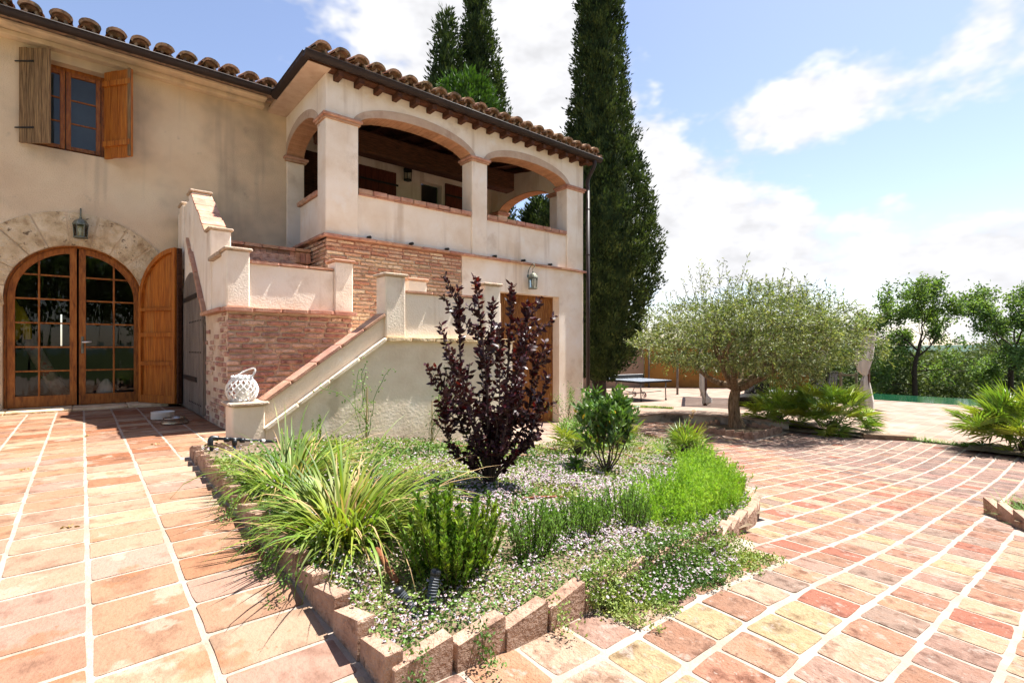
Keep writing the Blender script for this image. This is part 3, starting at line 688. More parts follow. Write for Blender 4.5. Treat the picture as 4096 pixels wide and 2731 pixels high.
def arch_z(u, c, hw, spring, rise):
    t = max(-1, min(1, (u-c)/hw)); return spring + rise*math.sqrt(max(0, 1-t*t))
def arch_bay(mb, so, ring, lo, hi, at, front, thick, spring, rise, top, n=28, rw=.13):
    """wall strip above an elliptical arch between lo and hi; at(s, depth, z) maps to 3D, depth 0 = outer face"""
    c, hw = (lo+hi)/2, (hi-lo)/2
    S = [c - hw*math.cos(math.pi*i/n) for i in range(n+1)]; Z = [arch_z(s, c, hw, spring, rise) for s in S]
    mb.strip([at(s, 0, z) for s, z in zip(S, Z)], [at(s, 0, top) for s in S])
    mb.strip([at(s, thick, z) for s, z in zip(S, Z)], [at(s, thick, top) for s in S])
    # soffit of thin bricks
    nb = 34
    for k in range(nb):
        a0, a1 = math.pi*(k+.04)/nb, math.pi*(k+.96)/nb
        q = []
        for a in (a0, a1):
            s = c-hw*math.cos(a); z = spring+rise*math.sin(a); q.append((s, z))
        dz = .012 
        so.add([at(q[0][0], .004, q[0][1]-dz), at(q[1][0], .004, q[1][1]-dz), at(q[1][0], thick-.004, q[1][1]-dz), at(q[0][0], thick-.004, q[0][1]-dz),
                at(q[0][0], .004, q[0][1]+.01), at(q[1][0], .004, q[1][1]+.01), at(q[1][0], thick-.004, q[1][1]+.01), at(q[0][0], thick-.004, q[0][1]+.01)],
               [(0,1,2,3),(0,1,5,4),(2,3,7,6),(0,3,7,4),(1,2,6,5)])
    mb.strip([at(s, 0, z+.004) for s, z in zip(S, Z)], [at(s, thick, z+.004) for s, z in zip(S, Z)])
    if ring is not None:
        S2 = [c - (hw+rw*.72)*math.cos(math.pi*i/n) for i in range(n+1)]; Z2 = [spring + (rise+rw)*math.sin(math.pi*i/n) for i in range(n+1)]
        S1 = [c - hw*math.cos(math.pi*i/n) for i in range(n+1)]; Z1 = [spring + rise*math.sin(math.pi*i/n)-.008 for i in range(n+1)]
        ring.strip([at(s, -.008, z) for s, z in zip(S1, Z1)], [at(s, -.008, z) for s, z in zip(S2, Z2)])
        ring.strip([at(s, -.008, z) for s, z in zip(S2, Z2)], [at(s, .01, z) for s, z in zip(S2, Z2)])
        ring.strip([at(s, .01, z) for s, z in zip(S1, Z1)], [at(s, -.008, z) for s, z in zip(S1, Z1)])

def loggia():
    W = MT['stucco']; H = HOUSE
    fr = lambda s, d, z: (s, YL+d, z)            # front
    lf = lambda s, d, z: (UL+d, s, z)            # left return
    rt = lambda s, d, z: (UR-d, s, z)            # right end
    w = MB()
    for lo, hi, fn, th, sp, ri, tp, n_, rg_ in ((3.252, 5.406, fr, .32, SPR, RISE, WT, 28, True), (5.756, 7.90, fr, .32, SPR, RISE, WT, 28, True), (7.84, YM, lf, .30, 4.22, .34, WT, 24, True), (8.25, 10.1, rt, .30, SPR, RISE, 5.2, 20, False)):
        so = MB(); ring = MB() if rg_ else None
        arch_bay(w, so, ring, lo, hi, fn, 0, th, sp, ri, tp, n=n_)
        so.build('arch_soffit', MT['soffit'], H, kind='stuff')
        if rg_: ring.build('arch_band', MT['archband'], H)
    # spandrels over the pillars
    w.box(UL, 3.252, YL, YL+.32, SPR, WT); w.box(5.406, 5.756, YL, YL+.32, SPR, WT); w.box(7.90, UR, YL, YL+.32, SPR, WT)
    w.box(UL, UL+.30, YL+.32, 7.84, SPR-.08, WT)
    w.box(UR-.3, UR, YL+.32, 8.25, SPR, 5.2); w.box(UR-.3, UR, 10.1, 10.7, FL-.2, 5.2)
    w.build('loggia_wall', W, H)
    # pillars
    def pillar(x0, x1, y0, y1, z0, z1, mt=W): return MB().cbox(x0, x1, y0, y1, z0, z1, .012).build('pillar', mt, H)
    pillar(UL-.004, 3.252, YL-.004, 7.84, FL, 4.27); pillar(5.406, 5.756, YL-.004, YL+.32, FL, 4.27); pillar(7.90, UR+.004, YL-.004, YL+.32, FL, 4.27)
    pillar(UL-.002, UL+.3, YM-.03, YM+.3, FL-.3, 4.15, MT['stucco_worn'])
    pillar(UR-.3, UR, YL+.32, 8.25, FL, 4.27)
    # capitals of thin brick
    def capital(x0, x1, y0, y1, z0=4.262):
        c = MB(); c.cbox(x0-.03, x1+.03, y0-.03, y1+.03, z0, z0+.04, .006); c.cbox(x0-.055, x1+.055, y0-.055, y1+.055, z0+.038, z0+.082, .008)
        c.build('capital', MT['terracotta'], H)
    capital(UL, 3.252, YL, 7.84); capital(5.406, 5.756, YL, YL+.32); capital(7.90, UR, YL, YL+.32); capital(UL, UL+.3, YM-.05, YM+.2, 4.145); capital(UR-.3, UR, YL+.44, 8.25); capital(UR-.3, UR, 10.1, 10.5)
    # parapets
    p = MB(); p.box(3.252, 5.406, YL+.03, YL+.25, FL, 3.245); p.box(5.756, 7.90, YL+.03, YL+.25, FL, 3.27); p.build('parapet', W, H)
    p = MB().box(UL+.03, UL+.25, 7.84, 8.74, FL, 3.2); p.build('parapet', W, H)
    p = MB().box(UR-.26, UR-.03, 8.25, 10.1, FL, 3.25); p.build('parapet', W, H)
    for a, b in (((3.26, YL+.13, 3.285), (5.40, YL+.13, 3.295)), ((5.765, YL+.13, 3.305), (7.89, YL+.13, 3.315))):
        c = thing_part('parapet_coping', H); coping_run(c, 'brick', a, b, .30, .07, .25, MT['terracotta'], (0, 1, 0), 3)
        c2 = Vector((0, 0, -.048)); coping_run(c, 'brick', Vector(a)+c2, Vector(b)+c2, .26, .022, .3, MT['terracotta'], (0, 1, 0), 4, vary=.001)
    c = thing_part('parapet_coping', H); coping_run(c, 'brick', (UL+.13, 7.86, 3.24), (UL+.13, 8.78, 3.24), .3, .07, .25, MT['terracotta'], (1, 0, 0), 5)
    c = thing_part('parapet_coping', H); coping_run(c, 'brick', (UR-.13, 8.27, 3.29), (UR-.13, 10.08, 3.29), .3, .07, .25, MT['terracotta'], (1, 0, 0), 6)
    # string course
    c = thing_part('string_course', H); coping_run(c, 'brick', (UL-.05, YL-.005, FL+.0), (UR+.06, YL-.005, FL+.0), .13, .042, .28, MT['terracotta'], (0, 1, 0), 7, vary=.003)
    c = thing_part('string_course', H); coping_run(c, 'brick', (UL+.0, YL+.07, FL+.0), (UL+.0, YM-.0, FL+.0), .12, .042, .28, MT['terracotta'], (1, 0, 0), 8, vary=.003)
    # clay drain spouts on the string course
    for x in (3.42, 4.16, 4.86, 5.92, 6.64, 7.38):
        m = MB(); m.tube([(x, YL+.05, FL+.055), (x, YL-.06, FL+.048)], .024, 10); m.build('drain_spout', MT['iron'], H, True)
    # floor, ceiling, beams, inner back wall
    MB().box(UL+.02, UR-.02, YL+.02, 10.7, FL-.22, FL-.022).build('loggia_floor', MT['terracotta'], H)
    ce = MB(); ce.add([(UL, YL+.02, 4.96), (UR, YL+.02, 4.96), (UR, 10.7, 5.45), (UL, 10.7, 5.45)], [(0,1,2,3)]); ce.build('loggia_ceiling', MT['wood_dark'], H)
    for y, z in ((8.75, 4.42), (9.75, 4.98)):
        MB().cbox(UL+.34, UR-.9 if y < 9 else UR-.4, y, y+.3, z, z+.4, .03).build('ceiling_beam', MT['wood_dark'], H)
    for k in range(9):
        x = 3.1+k*.62; b = MB(); b.add([(x,YL+.3,4.86),(x+.11,YL+.3,4.86),(x+.11,10.6,5.32),(x,10.6,5.32),(x,YL+.3,4.95),(x+.11,YL+.3,4.95),(x+.11,10.6,5.42),(x,10.6,5.42)], [(0,1,2,3),(0,1,5,4),(0,3,7,4),(1,2,6,5)])
        b.build('rafter', MT['wood_dark'], H)
    bw = MB(); bw.box(UL, 6.04, 10.4, 10.6, FL, 5.4); bw.box(6.6, UR-.3, 10.4, 10.6, FL, 5.4); bw.box(6.04, 6.6, 10.4, 10.6, 4.76, 5.4); bw.build('loggia_back_wall', MT['stucco'], H)
    MB().box(UL, UL+.3, YM+.3, 10.4, FL, 5.4).build('inner_wall', MT['stucco_worn'], H)
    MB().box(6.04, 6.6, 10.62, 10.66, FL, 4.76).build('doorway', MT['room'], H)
    d = thing_part('added_dark_boards', H)  # dark boards added so the view through the left arch stays black
    for k in range(6): MB().cbox(3.1+.22*k, 3.1+.22*k+.216, 10.35, 10.39, FL, 4.8, .004).build('plank', MT['wood_dark'], d)
    # reddish plank door leaves inside the loggia
    for x0, x1, z1 in ((4.5, 5.38, 4.78), (6.68, 7.2, 4.83)):
        d = thing_part('door_leaf', H); n = 6 if x1-x0 > .7 else 4
        for k in range(n):
            a = x0+(x1-x0)*k/n; MB().cbox(a+.002, a+(x1-x0)/n-.002, 10.355, 10.385, FL+.02, z1, .004).build('plank', MT['wood_door_red'], d)
        for z in (FL+.5, z1-.3): MB().box(x0+.02, x1+.04, 10.335, 10.354, z, z+.04).build('strap_hinge', MT['iron'], d)
    # ground-floor front: plain stucco right of u=5.18, brick left of it
    g = MB(); gl, gr_, gt = 5.87, 7.66, 1.93
    g.box(5.19, gl-.0, YL, YL+.4, -1.2, FL-.022); g.box(gl, 7.66, YL, YL+.4, gt, FL-.022); g.box(7.66, UR, YL, YL+.4, -1.2, FL-.022)
    g.build('ground_floor_wall', MT['stucco'], H)
    g = MB(); g.box(UR-.35, UR-.003, YL+.4, 10.7, -1.2, FL-.022); g.build('end_wall', MT['stucco'], H)
    # plank garage door set back in the opening
    gd = thing_part('garage_door', H); n = 12
    for k in range(n):
        a = gl-.02+(7.70-gl)*k/n; MB().cbox(a+.0015, a+(7.70-gl)/n-.0015, YL+.19+rng.uniform(-.002, .002), YL+.23, -.78, gt+.02, .004).build('plank', MT['wood_garage'], gd)
    MB().box(gl-.05, 7.72, YL+.236, YL+.25, -1, 2.1).build('backing', MT['wood_dark'], gd)
    # brick faces
    bms = brick_meshes(MT['brick'], 10, 21)
    b = MB().box(UL+.02, 5.188, YL+.025, YL+.4, .2, FL-.022).build('brick_wall', MT['mortar'], H)
    n = brick_wall(b, bms, (UL+.0, YL+.018, 0), (1, 0, 0), (0, -1, 0), 2.43, 1.12, FL-.02, ch=.06, bl=.27, seed=5)
    b = MB().box(UL+.025, UL+.4, YL+.4, YM, .2, FL-.022).build('brick_wall', MT['mortar'], H)
    n += brick_wall(b, bms, (UL+.018, YL+.0, 0), (0, 1, 0), (-1, 0, 0), 1.88, 1.75, FL-.02, ch=.06, bl=.27, seed=6)
    print('loggia bricks', n)
def thing_part(name, parent):
    o = bpy.data.objects.new(name, None); o.empty_display_size = .05; return link(o, parent)
loggia()

def main_wall():
    H = HOUSE; W = MT['stucco_main']
    DC, DR, DS = -.045, .75, 1.55                 # door centre, half width, spring
    us = sorted(set([-4.5, -.62, .264, UL+.02] + [DC - DR*math.cos(math.pi*i/24) for i in range(25)]))
    top = 5.08; win = (-.62, .264, 3.6, 4.81)
    def low(u): return DS + math.sqrt(max(0, DR*DR-(u-DC)**2)) if abs(u-DC) < DR-1e-6 else DS
    m = MB()
    for a, b in zip(us, us[1:]):
        mid = (a+b)/2; door = abs(mid-DC) < DR; za, zb = (low(a), low(b)) if door else (-.3, -.3)
        segs = [(za, zb, win[2], win[2]), (win[3], win[3], top, top)] if win[0] < mid < win[1] else [(za, zb, top, top)]
        for s in segs: m.add([(a, YM, s[0]), (b, YM, s[1]), (b, YM, s[3]), (a, YM, s[2])], [(0,1,2,3)])
    x0, x1, z0, z1 = win; d = .22
    m.add([(x0,YM,z0),(x1,YM,z0),(x1,YM,z1),(x0,YM,z1),(x0,YM+d,z0),(x1,YM+d,z0),(x1,YM+d,z1),(x0,YM+d,z1)], [(0,1,5,4),(1,2,6,5),(2,3,7,6),(3,0,4,7)])
    m.box(-4.5, -4.2, YM, 13.5, -.3, top)
    m.build('main_wall', W, H)
    # arch reveal
    rv = MB(); P = [(DC+DR, -.02)] + [(DC+DR*math.cos(math.pi*i/24), DS+DR*math.sin(math.pi*i/24)) for i in range(25)] + [(DC-DR, -.02)]
    rv.strip([(a, YM-.01, z) for a, z in P], [(a, YM+.16, z) for a, z in P]); rv.build('arch_reveal', MT['stone_joint'], H)
    # stone voussoirs
    st = thing_part('stone_arch', H); ri, ro = DR-.005, 1.205; a = R(24); rg = random.Random(4)
    angs = [24, 44, 62, 79, 96, 114, 132, 151, 170, 190]
    for k, (a0, a1) in enumerate(zip(angs, angs[1:])):
        a0 += .55; a1 -= .55; mb = MB(); n = 5
        pi = [(DC+ri*math.cos(R(a0+(a1-a0)*i/n)), DS+ri*math.sin(R(a0+(a1-a0)*i/n))) for i in range(n+1)]
        po = [(DC+ro*math.cos(R(a0+(a1-a0)*i/n)), DS+ro*math.sin(R(a0+(a1-a0)*i/n))) for i in range(n+1)]
        mb.extr(pi+po[::-1], (0, YM+.004, 0), (1, 0, 0), (0, 0, 1), (0, -1, 0), .020+rg.uniform(0, .008))
        mb.build('voussoir', MT['stone'], st)
    jb = MB(); nn = 36
    pi = [(DC+(ri+.01)*math.cos(R(24+166*i/nn)), DS+(ri+.01)*math.sin(R(24+166*i/nn))) for i in range(nn+1)]
    po = [(DC+(ro-.01)*math.cos(R(24+166*i/nn)), DS+(ro-.01)*math.sin(R(24+166*i/nn))) for i in range(nn+1)]
    jb.extr(pi+po[::-1], (0, YM+.004, 0), (1, 0, 0), (0, 0, 1), (0, -1, 0), .013); jb.build('mortar_joint', MT['stone_joint'], st)
    # stone threshold
    th = MB(); rg = random.Random(9); xs = [-1.6, -.75, -.1, .5, .98]
    t = thing_part('threshold', H)
    for a, b in zip(xs, xs[1:]): MB().cbox(a+.002, b-.002, 8.98, YM+.2, -.1, .045+rg.uniform(-.004, .004), .012).build('stone', MT['stone'], t)
    # arched glazed door pair
    D = thing_part('arched_glass_door', H); yd = YM+.10; WF = MT['wood_frame']; fw = .075
    def arc(r_, a0, a1, n=14): return [(DC+r_*math.cos(R(a0+(a1-a0)*i/n)), DS+r_*math.sin(R(a0+(a1-a0)*i/n))) for i in range(n+1)]
    # fixed outer frame
    po = [(DC+DR, 0.045)] + arc(DR, 0, 180, 28) + [(DC-DR, .045)]; pi = [(DC+DR-.03, .045)] + arc(DR-.03, 0, 180, 28) + [(DC-DR+.03, .045)]
    MB().extr(po+pi[::-1], (0, yd, 0), (1, 0, 0), (0, 0, 1), (0, 1, 0), .06).build('outer_frame', WF, D)
    for sgn in (-1, 1):
        leaf = thing_part('door_frame', D)
        r1 = DR-.035; r0 = r1-fw; x_in = .012
        o_ = [(DC+sgn*x_in, .05)] + [(DC+sgn*r1, .05)] + [(DC+sgn*r1*math.cos(R(90*i/14)), DS+r1*math.sin(R(90*i/14))) for i in range(14)] + [(DC+sgn*x_in, DS+math.sqrt(r1*r1-x_in**2))]
        xi = x_in+fw; zi = .20
        i_ = [(DC+sgn*xi, zi)] + [(DC+sgn*r0, zi)] + [(DC+sgn*r0*math.cos(t_), DS+r0*math.sin(t_)) for t_ in [i*math.acos(xi/r0)/14 for i in range(14)]] + [(DC+sgn*xi, DS+math.sqrt(r0*r0-xi*xi))]
        n_ = len(o_); mb = MB()
        V = [(x, yd-.018, z) for x, z in o_] + [(x, yd-.018, z) for x, z in i_] + [(x, yd+.03, z) for x, z in o_] + [(x, yd+.03, z) for x, z in i_]
        F = []
        for i in range(n_):
            j = (i+1) % n_; F += [(i, j, n_+j, n_+i), (n_+i, n_+j, 3*n_+j, 3*n_+i), (i, j, 2*n_+j, 2*n_+i), (2*n_+i, 2*n_+j, 3*n_+j, 3*n_+i)]
        mb.add(V, F); mb.build('door_rail', WF, leaf)
        # muntins
        xm = DC+sgn*(xi+r0)/2+sgn*.04
        def ztop(x): return DS+math.sqrt(max(.0001, r0*r0-(x-DC)**2)) if abs(x-DC) < r0 else DS
        MB().cbox(xm-.011, xm+.011, yd-.014, yd+.024, zi-.005, ztop(xm)+.006, .004).build('glazing_bar', WF, leaf)
        zs = [.20, .54, .87, 1.20, 1.53, 1.86]
        for z in zs[1:]:
            xe = r0 if z < DS else math.sqrt(max(.01, r0*r0-(z-DS)**2))
            a, b = sorted((DC+sgn*(xi-.004), DC+sgn*(xe+.004))); MB().cbox(a, b, yd-.013, yd+.023, z-.011, z+.011, .004).build('glazing_bar', WF, leaf)
        xs2 = [DC+sgn*xi, xm, DC+sgn*r0]; zz = zs+[9]
        for q in range(2):
            xa, xb = sorted(xs2[q:q+2])
            for k in range(6):
                z0_, z1_ = zz[k], zz[k+1]; pts = []; N_ = 8
                topn = [(xa+(xb-xa)*i/N_) for i in range(N_+1)]
                tp = [(x, min(z1_, ztop(x))) for x in topn]
                if max(p[1] for p in tp) <= z0_+.02: continue
                bot = [(x, z0_) for x in topn]; tp = [(x, max(z, z0_+.001)) for x, z in tp]
                g = MB(); g.strip([(x, yd+.006+rng.uniform(-.001, .001), z) for x, z in bot], [(x, yd+.006, z) for x, z in tp]); g.build('pane', MT['glass'], leaf)
        if sgn > 0:
            hp = MB(); hp.cbox(DC+.035, DC+.065, yd-.03, yd-.019, .78, 1.02, .006); hp.build('handle_plate', MT['lamp_metal'], leaf)
            hp = MB(); hp.tube([(DC+.05, yd-.03, .94), (DC+.05, yd-.06, .94), (DC+.08, yd-.07, .94), (DC+.15, yd-.068, .945)], [.008, .008, .011, .007], 10); hp.build('handle', MT['white'], leaf, True)
    # open arched leaf of the outer door, planks and battens
    lf = thing_part('open_door_leaf', H); hx_, hy_ = .70, YM-.02; ang = R(-60); A = Vector((math.cos(ang), math.sin(ang), 0)); Nv = Vector((math.sin(ang), -math.cos(ang), 0))
    w_ = .75; z0 = .055
    def lz(s): return DS+math.sqrt(max(0, .5625-(w_-s)**2))
    n = 6
    for k in range(n):
        a, b = .01+.73*k/n, .01+.73*(k+1)/n; pts = [(a+.0015, z0), (b-.0015, z0)] + [(b-.0015-(b-a-.003)*i/4, lz(b-(b-a)*i/4)-.01) for i in range(5)]
        MB().extr(pts, (hx_, hy_, 0), A, (0, 0, 1), Nv, .028).build('plank', MT['wood_orange'], lf)
    oc = [(s, lz(s)) for s in [w_-w_*math.cos(math.pi/2*i/14) for i in range(15)]]; oi = [(w_-(w_-.06)*math.cos(math.pi/2*i/14), DS+(w_-.06)*math.sin(math.pi/2*i/14)) for i in range(15)]
    MB().extr(oc+oi[::-1], Vector((hx_, hy_, 0))+Nv*.0285, A, (0, 0, 1), Nv, .044).build('curved_rail', MT['wood_orange'], lf)
    for s0, s1, za, zb in ((0, .05, z0, DS), (w_-.055, w_, z0, DS+.69), (.05, w_-.055, z0, z0+.11), (.05, w_-.055, .60, .66), (.05, w_-.055, 1.02, 1.08), (.05, w_-.055, 1.40, 1.45)):
        MB().extr([(s0, za), (s1, za), (s1, zb), (s0, zb)], Vector((hx_, hy_, 0))+Nv*.0285, A, (0, 0, 1), Nv, .042).build('batten', MT['wood_orange'], lf)
    MB().extr([(w_-.004, z0), (w_+.035, z0), (w_+.035, DS+.745), (w_-.004, DS+.745)], Vector((hx_, hy_, 0))-Nv*.02, A, (0, 0, 1), Nv, .06).build('edge_stile', MT['wood_dark'], lf)
    # upper window
    wn = thing_part('window', H); yw = YM+.15
    fr = MB(); x0, x1, z0, z1 = win
    fr.box(x0, x0+.05, yw, yw+.06, z0, z1); fr.box(x1-.05, x1, yw, yw+.06, z0, z1); fr.box(x0+.05, x1-.05, yw, yw+.06, z0, z0+.05); fr.box(x0+.05, x1-.05, yw, yw+.06, z1-.05, z1)
    fr.build('frame', WF, wn); xm = (x0+x1)/2
    for a, b in ((x0+.055, xm-.004), (xm+.004, x1-.055)):
        c = MB(); q = .055
        c.cbox(a, a+q, yw-.02, yw+.03, z0+.055, z1-.055, .005); c.cbox(b-q, b, yw-.02, yw+.03, z0+.055, z1-.055, .005)
        c.cbox(a+q, b-q, yw-.018, yw+.028, z0+.055, z0+.055+q, .005); c.cbox(a+q, b-q, yw-.018, yw+.028, z1-.055-q, z1-.055, .005)
        cs = c.build('casement', WF, wn)
        h = (z1-z0-.22)/3
        for k in (1, 2): MB().cbox(a+q-.003, b-q+.003, yw-.012, yw+.02, z0+.11+h*k-.009, z0+.11+h*k+.009, .003).build('glazing_bar', WF, wn)
        for k in range(3): MB().add([(a+q, yw+.005+rng.uniform(-.002, .002), z0+.11+h*k), (b-q, yw+.005, z0+.11+h*k), (b-q, yw+.005, z0+.11+h*(k+1)), (a+q, yw+.005, z0+.11+h*(k+1))], [(0,1,2,3)]).build('pane', MT['glass'], wn)
    MB().add([(x0-.3,yw+.35,z0-.2),(x1+.3,yw+.35,z0-.2),(x1+.3,yw+.35,z1+.2),(x0-.3,yw+.35,z1+.2)], [(0,1,2,3)]).build('curtain', MT['reflection_blue'], wn)  # no cloth: flat sheet with the grey-blue glass reflection put into its colour
    # shutters
    def shutter(hx_, ang, w, mt_out, mt_in, z0, z1, inner, flip):
        s = thing_part('shutter', H); A = Vector((math.cos(ang), math.sin(ang), 0)); Nv = Vector((math.sin(ang), -math.cos(ang), 0))
        n = 4
        for k in range(n):
            a, b = w*k/n, w*(k+1)/n; dz = rng.uniform(-.008, .008)
            MB().extr([(a+.002, z0+dz), (b-.002, z0+dz), (b-.002, z1+dz), (a+.002, z1+dz)], (hx_, YM-.012, 0), A, (0, 0, 1), Nv, .03).build('plank', mt_out, s)
        for z in (z0+.16, z1-.22):
            if inner: MB().extr([(0, z), (w, z), (w, z+.075), (0, z+.075)], Vector((hx_, YM-.012, 0))+Nv*inner, A, (0, 0, 1), Nv, .026).build('batten', mt_in, s)
            MB().extr([(-.05, z+.03), (w*.5, z+.025), (w*.5, z+.05), (-.05, z+.045)], Vector((hx_, YM-.012, 0))+Nv*(.031 if flip else -.008), A, (0, 0, 1), Nv, .007).build('strap_hinge', MT['iron'], s)
        if inner:
            MB().extr([(w-.04, z0), (w, z0), (w, z1), (w-.04, z1)], Vector((hx_, YM-.012, 0))+Nv*(inner+.002), A, (0, 0, 1), Nv, .02).build('edge_rail', MT['wood_grey'], s)
    shutter(-.62, R(-40), .40, MT['wood_grey'], MT['wood_grey'], 3.58, 4.84, 0, True)
    shutter(.268, R(-53), .48, MT['wood_orange'], MT['wood_orange'], 3.58, 4.82, .031, False)
    # interior shell seen through the glass
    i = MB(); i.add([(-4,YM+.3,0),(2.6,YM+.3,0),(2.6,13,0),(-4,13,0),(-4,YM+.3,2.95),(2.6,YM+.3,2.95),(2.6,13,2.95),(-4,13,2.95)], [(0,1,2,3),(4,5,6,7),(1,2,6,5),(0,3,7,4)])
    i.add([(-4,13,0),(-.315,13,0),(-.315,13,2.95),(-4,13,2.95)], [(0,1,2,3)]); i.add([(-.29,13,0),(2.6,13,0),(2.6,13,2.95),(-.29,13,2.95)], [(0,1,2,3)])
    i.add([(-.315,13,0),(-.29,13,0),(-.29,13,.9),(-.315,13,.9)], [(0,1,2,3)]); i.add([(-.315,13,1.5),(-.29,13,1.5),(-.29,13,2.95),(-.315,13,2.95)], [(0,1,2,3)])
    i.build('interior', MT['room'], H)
main_wall()

def roof():
    H = HOUSE
    GZ = 5.0
    # cornice and boxed eaves under the gutters
    c = MB(); c.cbox(-4.6, 2.36, YM-.14, YM+.02, 4.93, 5.0, .01); c.cbox(-4.6, 2.36, YM-.30, YM+.02, 5.002, 5.05, .01); c.build('cornice', MT['stucco_main'], H)
    c = MB(); c.box(2.44, UL+.02, YL-.16, YM, 4.92, 4.97); c.build('boxed_eave', MT['archband'], H)
    # eave boarding over the rafter tails of the loggia front
    e = MB(); e.box(2.44, UR+.25, YL-.17, YL+.05, 4.925, 4.95); e.build('eave_board', MT['wood_dark'], H)
    rf = [2.9+k*(5.42/17) for k in range(18)]
    for x in rf:
        MB().cbox(x-.042, x+.042, YL-.21, YL+.02, 4.835, 4.922, .006).build('rafter_tail', MT['wood_dark'], H)
    # gutters: half round
    def gutter(a, b, inward):
        a, b, q = Vector(a), Vector(b), Vector(inward); m = MB(); n = 8; r_ = .07
        prof = [(math.cos(math.pi+math.pi*i/n)*r_, math.sin(math.pi+math.pi*i/n)*r_) for i in range(n+1)]
        A = [[p + q*x + Vector((0, 0, z)) for x, z in prof] for p in (a, b)]
        m.strip(A[0], A[1]); A2 = [[p + q*x*.9 + Vector((0, 0, z*.9)) for x, z in prof] for p in (a, b)]; m.strip(A2[0], A2[1])
        m.tube([a-q*r_+Vector((0, 0, .004)), b-q*r_+Vector((0, 0, .004))], .012, 6)
        m.F.append(tuple(len(m.V)+k for k in range(9))); m.V += [tuple(p) for p in A[0]]; m.F.append(tuple(len(m.V)+k for k in range(9))); m.V += [tuple(p) for p in A[1]]
        g = m.build('gutter', MT['gutter'], H, True)
        L = (b-a).length; n = max(1, int(L/.75)); d = (b-a).normalized()
        for k in range(1, n):
            p = a.lerp(b, k/n); br = MB(); pts = [p + q*x*1.07 + Vector((0, 0, z*1.07)) for x, z in prof]
            br.strip([t-d*.012 for t in pts], [t+d*.012 for t in pts]); br.build('gutter_bracket', MT['gutter'], g)
    gutter((-4.6, 8.86, GZ+.05), (2.42, 8.86, GZ+.05), (0, 1, 0)); gutter((2.42, 7.27, GZ), (2.42, 8.86, GZ), (1, 0, 0)); gutter((2.36, 7.27, GZ), (8.72, 7.27, GZ), (0, 1, 0))
    # down pipe with brackets
    dp = MB(); dp.tube(curve_pts([(8.52, 7.28, GZ-.05), (8.52, 7.28, 4.82), (8.50, YL-.06, 4.55), (8.50, YL-.06, 4.3)], 5), .042, 12); dp.tube([(8.50, YL-.06, 4.32), (8.50, YL-.06, -.8)], .042, 12)
    d = dp.build('downpipe', MT['gutter'], H, True)
    for z in (3.9, 2.9, 1.7, .5): MB().tube([(8.50, YL-.06, z-.015), (8.50, YL-.06, z+.015)], .05, 12).build('pipe_clip', MT['gutter'], d)
    # roof slabs
    s = MB(); sl = .27
    def slab(pts, t=.06): s.add([(x, y, z) for x, y, z in pts] + [(x, y, z-t) for x, y, z in pts], [tuple(range(len(pts))), tuple(range(len(pts), 2*len(pts)))[::-1]] + [(i, (i+1) % len(pts), len(pts)+(i+1) % len(pts), len(pts)+i) for i in range(len(pts))])
    slab([(-4.6, 8.92, 5.07), (2.6, 8.92, 5.07), (2.6, 13.5, 5.07+4.58*sl), (-4.6, 13.5, 5.07+4.58*sl)])
    slab([(2.46, 7.3, 5.03), (8.7, 7.3, 5.03), (8.7, 11, 5.03+3.7*.22), (6.1, 11, 5.03+3.7*.22)]); slab([(2.46, 7.3, 5.03), (6.1, 11, 5.03+3.7*.22), (2.46, 11, 5.03)])
    rs = s.build('roof', MT['roof_tile'], H)
    # barrel tiles
    def tile_mesh(r0, r1, L, up, seed):
        rg = random.Random(seed); m = MB(); n = 8; t = .02
        def ring(r_, y, z0, dt): return [(math.cos(math.pi*i/n)*r_*(1+rg.uniform(-.02, .02)), y, (math.sin(math.pi*i/n)*(r_)*.72+dt)*(1 if up else -1)+z0) for i in range(n+1)]
        a, b = ring(r0, 0, 0, 0), ring(r1, L, .02, 0); c, d = ring(r0+t, 0, 0, t*.9), ring(r1+t, L, .02, t*.9)
        if up: m.add([(p[0]*.98, .09, p[2]*.98) for p in a], [tuple(range(n+1))])
        m.strip(a, b); m.strip(d, c); m.strip(c, a); m.strip(b, d); return m.mesh('roof_tile', MT['roof_tile'], False)
    cov = [tile_mesh(.082, .07, .44, True, k) for k in range(4)]; chn = [tile_mesh(.075, .085, .44, False, 9+k) for k in range(3)]
    rg = random.Random(12)
    def rows(x0, x1, y, z, pitch, slope, nrow, hip=None):
        n = int((x1-x0)/pitch); th = math.atan(slope)
        for r_ in range(nrow):
            for k in range(n+1):
                x = x0+k*pitch; yy = y+r_*.36+rg.uniform(-.012, .012); zz = z+r_*.36*slope
                if hip and x-x0 < r_*.4: continue
                for me, dz, dx in ((rg.choice(cov), .062, 0), (rg.choice(chn), .085, pitch/2)):
                    if r_ and dx: continue
                    mw = Matrix.Translation((x+dx+rg.uniform(-.01, .01), yy+(0 if not dx else .015), zz+dz+rg.uniform(-.006, .006)+(.012 if not dx else 0))) @ Matrix.Rotation(th+rg.uniform(-.02, .02), 4, 'X') @ Matrix.Rotation(rg.uniform(-.06, .06), 4, 'Y') @ Matrix.Scale(1.17, 4)
                    mo('roof_tile', me, rs, mw)
    rows(-2.2, 2.35, 8.84, 5.07, .284, sl, 2); rows(2.62, 8.62, 7.22, 5.03, .281, .22, 2, True)
roof()

